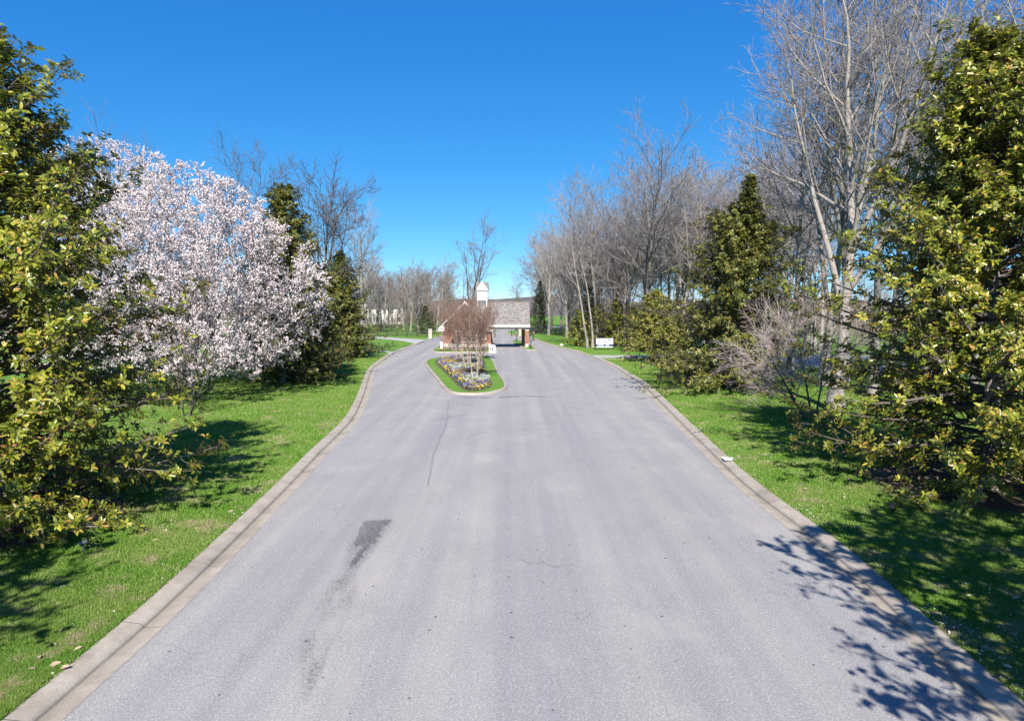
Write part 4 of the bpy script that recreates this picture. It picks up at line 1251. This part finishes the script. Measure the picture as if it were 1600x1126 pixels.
pansies("pansies", "strip of pale lilac and yellow pansies in front of the gatehouse", np.array([(-10.0, 92.0), (-3.7, 92.0), (-3.7, 94.4), (-10.0, 94.4)]), 420, 6, lambda x, y: 1)
def dusty():
    rg = np.random.default_rng(7); VV = []; FF = []; base = 0
    for (a, b_, rx, ry) in silver:
        for _ in range(80):
            th = rg.random() * 6.28; r = math.sqrt(rg.random())
            P = np.array([a + rx * r * math.cos(th), b_ + ry * r * math.sin(th), 0.2]) + np.stack([rg.normal(0, 0.1, 9), rg.normal(0, 0.1, 9), rg.uniform(0.0, 0.22, 9)], 1)
            v, f = cards(rg, P, 0.07, 0.02); VV.append(v); FF.append(f[0] + base); base += len(v)
    tag(link("silver_foliage", mesh_np("silver_foliage", np.concatenate(VV), [np.concatenate(FF)], M['dusty'])), "silvery foliage plants around the crape myrtle stems", 'foliage plants', kind='stuff')
dusty()
for i, (px, py, lb) in enumerate(((729, 583, "dry brown grass clump between the silver plants, left one"), (737, 582, "dry brown grass clump between the silver plants, right one"), (727, 567, "dry brown grass clump at the back of the flower bed"))):
    x, y = G(px, py, 0.15); rg = np.random.default_rng(50 + i); n = 260
    a = rg.random(n) * 6.28
    br = run(rg, np.stack([x + 0.2 * np.cos(a), y + 0.2 * np.sin(a), np.full(n, 0.14)], 1), np.stack([np.cos(a) * 0.8, np.sin(a) * 0.8, np.ones(n)], 1), rg.uniform(0.5, 0.95, n), np.full(n, 0.012), np.full(n, 0.004), 4, 0.1, -0.22)
    v, f = tubes([(br, 3)]); v[:, 0] -= x; v[:, 1] -= y; v[:, 2] -= 0.14
    o = link("grass_clump", mesh_np("grass_clump", v, f, M['drygrass'])); o.location = (x, y, 0.14)
    tag(o, lb, 'plant', 'dry grass clumps in the flower bed')

# ------------------------------------------------------------------ gate furniture
def stone_pillar(x, y, h, wd, label):
    r = empty("gate_pillar", (x, y, LZ), label, 'pillar', 'stone gate pillars')
    p = MB(); p.box(x - wd, x + wd, y - wd, y + wd, LZ, LZ + h - 0.12); p.build("shaft", M['stone'], r, 0.02)
    c = MB(); c.box(x - wd - 0.06, x + wd + 0.06, y - wd - 0.06, y + wd + 0.06, LZ + h - 0.12, LZ + h); c.build("capstone", M['rock'], r, 0.02)
x, y = G(672.5, 529, LZ); stone_pillar(x, y, 1.85, 0.34, "stone gate pillar left of the gatehouse where the drive meets the lane")
x, y = G(770, 526.5, LZ); stone_pillar(x - 0.2, y, 1.75, 0.30, "stone gate pillar seen under the canopy against the brick wall")
x, y = G(812.8, 527.6, LZ); stone_pillar(x, y + 4, 1.95, 0.24, "stone gate pillar seen beside the dark canopy pillar")
def post_lamp(px, py, h, hw, hh, label, head_mat):
    x, y = G(px, py, LZ)
    r = empty("lamp_post", (x, y, LZ), label, 'lamp post', 'black posts around the gatehouse')
    p = MB(); p.lathe(x, y, [(0.12, LZ - 0.02), (0.12, LZ + 0.12), (0.06, LZ + 0.16), (0.05, LZ + h - hh)], 8); p.build("post", M['black'], r)
    b_ = MB(); b_.prism([(x - hw * 0.75, y - hw * 0.75, LZ + h - hh), (x + hw * 0.75, y - hw * 0.75, LZ + h - hh), (x + hw * 0.75, y + hw * 0.75, LZ + h - hh), (x - hw * 0.75, y + hw * 0.75, LZ + h - hh)], (0, 0, 0.06))
    for sx in (-1, 1):
        for sy in (-1, 1): b_.bar((x + sx * hw * 0.7, y + sy * hw * 0.7, LZ + h - hh + 0.05), (x + sx * hw, y + sy * hw, LZ + h - 0.12), 0.04, 0.04)
    b_.box(x - hw - 0.04, x + hw + 0.04, y - hw - 0.04, y + hw + 0.04, LZ + h - 0.12, LZ + h - 0.06)
    b_.prism([(x - hw, y - hw, LZ + h - 0.06), (x + hw, y - hw, LZ + h - 0.06), (x, y - hw, LZ + h + 0.16)][::1], (0, 2 * hw, 0))
    o = b_.build("lantern", M['black'], r)
    g = MB(); g.box(x - hw * 0.72, x + hw * 0.72, y - hw * 0.72, y + hw * 0.72, LZ + h - hh + 0.06, LZ + h - 0.12); g.build("lantern_glass", head_mat, o)
post_lamp(799.3, 524, 1.55, 0.22, 0.62, "slim black lantern post farthest down the lane under the canopy", M['metal'])
post_lamp(806.8, 533, 2.1, 0.27, 1.0, "black post with a bulky grey head on the grass tip behind the canopy", M['metal'])
post_lamp(829.5, 544, 2.0, 0.24, 0.95, "black post with a grey box head in front of the brick canopy pillar", M['metal'])
post_lamp(833.8, 531, 1.7, 0.24, 0.6, "black lantern post on the lawn edge right of the canopy", M['metal'])
x, y = G(773.5, 526.5, LZ); p = MB(); p.lathe(x, y, [(0.07, LZ), (0.07, LZ + 1.4), (0.09, LZ + 1.42), (0.03, LZ + 1.5)], 8); tag(p.build("gate_post", M['black']), "thin black post beside the stone pillar under the canopy", 'post')
# white bollard box
x, y = G(690, 544.4, 0.14); b_ = MB(); b_.box(x - 0.17, x + 0.17, y - 0.17, y + 0.17, 0.13, 1.02); b_.prism([(x - 0.19, y - 0.19, 1.02), (x + 0.19, y - 0.19, 1.02), (x + 0.19, y + 0.19, 1.02), (x - 0.19, y + 0.19, 1.02)], (0, 0, 0.05))
tag(b_.build("utility_box", M['white'], None, 0.01), "upright white utility box at the left tip of the gatehouse island", 'utility box')
# A-frame notice
x, y = G(769.5, 551.3, 0.0)
af = empty("sandwich_board", (x, y, 0.0), "white folding sandwich board with black print at the gatehouse lane", 'sandwich board', None, 0.0)
def board(ysgn):
    m_ = MB(); d = 0.33 * ysgn; wv = 0.42
    m_.prism([(x - wv, y + d, 0.01), (x + wv, y + d, 0.01), (x + wv * 0.9, y + 0.03 * ysgn, 1.08), (x - wv * 0.9, y + 0.03 * ysgn, 1.08)] if ysgn < 0 else [(x + wv, y + d, 0.01), (x - wv, y + d, 0.01), (x - wv * 0.9, y + 0.03 * ysgn, 1.08), (x + wv * 0.9, y + 0.03 * ysgn, 1.08)], (0, 0.03 * ysgn, 0))
    return m_.build("panel", M['white'], af)
fp = board(-1); board(1)
pr = MB()
def onface(xa, xb, za, zb):
    f = lambda z: y - 0.03 - 0.30 * (1 - z / 1.08) - 0.042
    pr.poly([(x + xa, f(za), za), (x + xb, f(za), za), (x + xb, f(zb), zb), (x + xa, f(zb), zb)])
onface(-0.30, 0.24, 0.83, 0.91); onface(-0.24, -0.10, 0.42, 0.66); onface(-0.18, -0.10, 0.36, 0.42); onface(0.06, 0.20, 0.36, 0.66); onface(0.08, 0.16, 0.68, 0.75)
onface(-0.22, -0.02, 0.20, 0.27); onface(0.0, 0.24, 0.20, 0.27)
pr.build("print", M['black'], fp)
af.rotation_euler = (0, 0, R(-22))
# notice board on the right verge
x, y = G(944.5, 546.5, LZ); s_ = y / FPX
nb = empty("notice_board", (x, y, LZ), "low wide notice board with white picture panel and navy lettered band", 'notice board')
W2 = 13.6 * s_
p = MB(); p.box(x - W2, x + W2, y - 0.05, y + 0.05, LZ + 0.34, LZ + 1.62); p.build("backing", M['black'], nb)
p = MB(); p.box(x - W2 + 0.03, x + W2 - 0.03, y - 0.07, y - 0.051, LZ + 0.80, LZ + 1.60); pic = p.build("picture_panel", M['paleblue'], nb)
ink = MB()
def q(xa, za, xb, zb, wd): 
    d = Vector((xb - xa, 0, zb - za)); nn = Vector((-d.z, 0, d.x)).normalized() * wd / 2
    ink.poly([(x + xa - nn.x, y - 0.074, LZ + za - nn.z), (x + xb - nn.x, y - 0.074, LZ + zb - nn.z), (x + xb + nn.x, y - 0.074, LZ + zb + nn.z), (x + xa + nn.x, y - 0.074, LZ + za + nn.z)])
q(0.05, 0.98, 0.85, 1.50, 0.10); q(0.05, 0.98, -0.10, 1.22, 0.13); q(0.45, 1.44, 0.75, 1.46, 0.12); q(0.70, 0.92, 0.95, 0.98, 0.10); q(-1.0, 1.06, -0.8, 1.06, 0.05); q(-0.55, 1.42, -0.3, 1.45, 0.05)
ink.build("picture_print", M['greyink'], pic)
p = MB(); p.box(x - W2 + 0.03, x + W2 - 0.03, y - 0.07, y - 0.051, LZ + 0.50, LZ + 0.795); bandp = p.build("navy_band", M['navy'], nb)
lt = MB(); rgl = random.Random(4)
xx = -W2 + 0.28
for wlen in (5, 3):
    for k in range(wlen):
        wv = 0.17
        lt.box(x + xx, x + xx + 0.045, y - 0.078, y - 0.0701, LZ + 0.56, LZ + 0.74)
        if k % 2 == 0: lt.box(x + xx + 0.045, x + xx + 0.12, y - 0.078, y - 0.0701, LZ + 0.70, LZ + 0.74); lt.box(x + xx + 0.10, x + xx + 0.14, y - 0.078, y - 0.0701, LZ + 0.56, LZ + 0.70)
        else: lt.box(x + xx + 0.045, x + xx + 0.13, y - 0.078, y - 0.0701, LZ + 0.56, LZ + 0.60); lt.box(x + xx + 0.045, x + xx + 0.11, y - 0.078, y - 0.0701, LZ + 0.64, LZ + 0.67)
        xx += wv
    xx += 0.24
lt.build("lettering", M['paleblue'], bandp)
p = MB(); p.box(x - W2 + 0.03, x + W2 - 0.03, y - 0.07, y - 0.051, LZ + 0.36, LZ + 0.495); p.build("footer_strip", M['paleblue'], nb)
for s in (-1, 1):
    p = MB(); p.box(x + s * (W2 + 0.06) - 0.06, x + s * (W2 + 0.06) + 0.06, y - 0.06, y + 0.06, LZ - 0.05, LZ + 1.68); p.build("post", M['black'], nb)
# pale rock on the verge
def rock(px, py, r, label):
    x, y = G(px, py, LZ); rg = np.random.default_rng(int(px)); mb = MB()
    prof = [(r * 0.9, 0), (r * 1.0, r * 0.35), (r * 0.75, r * 0.8), (r * 0.3, r * 1.05)]
    mb.lathe(x, y, [(a, LZ - 0.03 + b_) for a, b_ in prof], 9)
    mb.v = [(v[0] + rg.normal(0, r * 0.09), v[1] + rg.normal(0, r * 0.09), v[2] + rg.normal(0, r * 0.05)) for v in mb.v]
    tag(mb.build("boulder", M['rock'], None), label, 'boulder')
rock(877.5, 540, 0.34, "pale boulder lying alone on the right verge by the kerb")
# lawn spotlights
def spot(px, py, label, aim, mat):
    x, y = G(px, py, LZ)
    r = empty("lawn_spotlight", (x, y, LZ), label, 'garden light', 'lawn spotlights')
    p = MB(); p.lathe(x, y, [(0.022, LZ - 0.1), (0.022, LZ + 0.16), (0.03, LZ + 0.17), (0.03, LZ + 0.20)], 8); p.build("stake", mat, r)
    h = MB(); h.lathe(0, 0, [(0.045, -0.09), (0.062, -0.07), (0.065, 0.09), (0.075, 0.10), (0.075, 0.12)], 12)
    a = Vector(aim).normalized(); qn = a.to_track_quat('Z', 'Y')
    h.v = [tuple(qn @ Vector(v) + Vector((x, y, LZ + 0.25))) for v in h.v]
    o = h.build("lamp_head", mat, r)
    l = MB(); l.lathe(0, 0, [(0.064, 0.121), (0.06, 0.124)], 12); l.v = [tuple(qn @ Vector(v) + Vector((x, y, LZ + 0.25))) for v in l.v]; l.build("lens", M['glass'], o)
spot(130, 863, "small grey spotlight on a stake in the grass before the left magnolia", (0.8, 0.25, 0.35), M['metal'])
spot(1394, 806, "small black spotlight on a stake in the shade before the right magnolia", (0.3, 0.8, 0.5), M['black'])

# fences
def fence(pts, label, rails=4, h=1.3):
    x, y = pts[0]
    r = empty("rail_fence", (x, y, LZ), label, 'fence')
    rl = MB()
    n = 0
    for (a, b_) in zip(pts[:-1], pts[1:]):
        L = math.dist(a, b_); k = max(1, round(L / 2.4))
        for i in range(k + (1 if b_ == pts[-1] else 0)):
            t = i / k; px, py = a[0] + (b_[0] - a[0]) * t, a[1] + (b_[1] - a[1]) * t
            p = MB(); p.box(px - 0.08, px + 0.08, py - 0.06, py + 0.06, LZ - 0.05, LZ + h); p.build("post", M['fence'], r)
        for q_ in range(rails):
            z = LZ + 0.22 + q_ * (h - 0.32) / (rails - 1)
            rl.bar((a[0], a[1] - 0.085, z), (b_[0], b_[1] - 0.085, z), 0.04, 0.14)
    rl.build("rails", M['fence'], r)
fence([G(826, 521.5, LZ), G(868, 523.5, LZ), G(906, 526.0, LZ)], "black board fence on the right lawn beyond the canopy")
fence([G(400, 523, LZ), G(560, 524, LZ), G(668, 526.2, LZ)], "black board fence ending at the stone gate pillar on the left")

# ------------------------------------------------------------------ far houses
def house(name, x, y, wd, dp, h, rh, wallm, roofm, label, nwin, rz=0.0, storeys=2):
    r = empty(name, (x, y, LZ), label, 'house')
    m_ = MB(); m_.box(x - wd/2, x + wd/2, y, y + dp, LZ, LZ + h)
    m_.prism([(x - wd/2, y, LZ + h), (x - wd/2, y + dp, LZ + h), (x - wd/2, y + dp/2, LZ + h + rh)], (wd, 0, 0)); m_.build("wall", wallm, r)
    f = MB()
    for s, ye in ((-1, y - 0.4), (1, y + dp + 0.4)):
        pts = [(x - wd/2 - 0.4, y + dp/2, LZ + h + rh + 0.2), (x - wd/2 - 0.4, ye, LZ + h - 0.15), (x - wd/2 - 0.4, ye, LZ + h - 0.3), (x - wd/2 - 0.4, y + dp/2, LZ + h + rh)]
        f.prism(pts if s > 0 else pts[::-1], (wd + 0.8, 0, 0))
    rf_ = f.build("roof", roofm, r)
    c = MB(); c.box(x + wd * 0.3, x + wd * 0.3 + 0.9, y + dp/2 - 0.4, y + dp/2 + 0.4, LZ + h + rh - 0.5, LZ + h + rh + 1.1); c.build("chimney", M['brick'], rf_)
    for st in range(storeys):
        for i in range(nwin):
            wx = x - wd/2 + wd * (i + 0.5) / nwin; z0 = LZ + 0.9 + st * 2.9
            if st == 0 and i == nwin // 2:
                dd = MB(); dd.box(wx - 0.55, wx + 0.55, y - 0.06, y + 0.02, LZ, LZ + 2.2); dd.build("door", M['white'], r); continue
            w_ = MB(); w_.box(wx - 0.62, wx + 0.62, y - 0.07, y + 0.02, z0 - 0.1, z0); w_.box(wx - 0.62, wx + 0.62, y - 0.07, y + 0.02, z0 + 1.5, z0 + 1.62)
            w_.box(wx - 0.62, wx - 0.5, y - 0.07, y + 0.02, z0, z0 + 1.5); w_.box(wx + 0.5, wx + 0.62, y - 0.07, y + 0.02, z0, z0 + 1.5); w_.box(wx - 0.5, wx + 0.5, y - 0.06, y + 0.01, z0 + 0.72, z0 + 0.78)
            wo = w_.build("window", M['white'], r)
            pn = MB(); pn.box(wx - 0.5, wx + 0.5, y - 0.03, y + 0.005, z0, z0 + 1.5); pn.build("pane", M['glass'], wo)
house("house", -45, 242, 13, 9, 5.8, 2.6, M['white'], M['slate'], "white house glimpsed between the bare trees behind the left fence", 5)
house("house", -60, 105, 20, 10, 5.8, 3.2, M['brick'], M['slate'], "red brick house showing through the cherry blossom", 5)

# ------------------------------------------------------------------ grass, petals, dead leaves near the camera
def scatter(rg, n, dmin, dmax, side, power=1.6):
    """points on the lawn near the camera, denser where nearer, within the view"""
    P = []
    d = dmin + (dmax - dmin) * rg.random(n * 4) ** power
    off = rg.random(n * 4) ** 1.0
    JL = joint
    sel = (JL[:, 1] > 0) & (JL[:, 1] < 100) & ((JL[:, 0] < -1) if side < 0 else (JL[:, 0] > 5.2))
    o = JL[sel]; o = o[np.argsort(o[:, 1])]
    xe = np.interp(d, o[:, 1], o[:, 0]) + side * 0.42
    lim = side * (0.78 * d + 0.6)
    ok = (lim - xe) * side > 0
    x = xe + (lim - xe) * off
    x = np.where(np.abs(x) > 30, 1e9, x)
    ok &= np.abs(x) < 100
    return np.stack([x[ok], d[ok]], 1)[:n], np.abs(x[ok] - xe[ok])[:n]
def grass(side, n, seed, name, label):
    rg = np.random.default_rng(seed)
    P, e = scatter(rg, n, 7.5, 80, side, 2.4)
    for (bx_, by_, br_) in BARE:
        P = P[((P[:, 0] - bx_) ** 2 + (P[:, 1] - by_) ** 2 > (br_ * (0.85 + 0.25 * rg.random(len(P)))) ** 2)]
    m = len(P); k = 3
    idx = np.repeat(np.arange(m), k)
    d = P[idx, 1]
    th = rg.random(m * k) * 6.28
    hgt = rg.uniform(0.035, 0.075, m * k) * (1 + d * 0.012)
    wd = rg.uniform(0.004, 0.008, m * k) * (1 + d * 0.05)
    bx = P[idx, 0] + rg.normal(0, 0.02, m * k); by = d + rg.normal(0, 0.02, m * k)
    ln = rg.normal(0, 0.035, (m * k, 2))
    z = np.full(m * k, LZ - 0.004)
    A = np.stack([bx - np.cos(th) * wd, by - np.sin(th) * wd, z], 1); B = np.stack([bx + np.cos(th) * wd, by + np.sin(th) * wd, z], 1)
    C = np.stack([bx + ln[:, 0], by + ln[:, 1], z + hgt], 1)
    V = np.stack([A, B, C], 1).reshape(-1, 3)
    o = link(name, mesh_np(name, V, [np.arange(m * k * 3).reshape(-1, 3)], M['grass']))
    tag(o, label, 'grass', kind='stuff')
grass(-1, 170000, 1, "lawn_grass", "short green grass blades on the left lawn")
grass(1, 170000, 2, "lawn_grass", "short green grass blades on the right lawn")
def petals(side, n, seed, label, conc, dmin=8, dmax=45, size=0.016, mat='petal', name="fallen_petals", cat='petals', z0=0.05):
    rg = np.random.default_rng(seed)
    P, e = scatter(rg, n * 3, dmin, dmax, side, 1.5)
    keep = rg.random(len(P)) < np.exp(-e / conc) * np.clip(0.45 + 0.5 * np.sin(P[:, 0] * 2.3 + 1.7 * P[:, 1]) + 0.4 * np.sin(P[:, 1] * 0.9 - P[:, 0]), 0.03, 1)
    P = P[keep][:n]
    m = len(P)
    if mat == 'deadleaf':
        V, F = leaves(rg, np.stack([P[:, 0], P[:, 1], np.full(m, LZ + z0)], 1), rg.normal(0, 0.25, (m, 3)) + np.array([0, 0, 1.0]), 1, 0.14, (1.3, 1.7), 0.45)
    else:
        V, F = cards(rg, np.stack([P[:, 0], P[:, 1], np.full(m, LZ + z0)], 1), size, 0.008)
    o = link(name, mesh_np(name, V, F, M[mat])); tag(o, label, cat, kind='stuff')
petals(1, 6000, 31, "white cherry petals fallen along the right kerb", 0.7)
petals(-1, 2000, 32, "white cherry petals fallen along the left kerb", 0.3)
petals(-1, 190, 33, "tan dead leaves scattered over the left lawn", 4.0, 8, 40, 0.055, 'deadleaf', "fallen_leaves", 'leaves', 0.06)
petals(1, 150, 34, "tan dead leaves scattered over the right lawn", 4.0, 8, 40, 0.055, 'deadleaf', "fallen_leaves", 'leaves', 0.06)
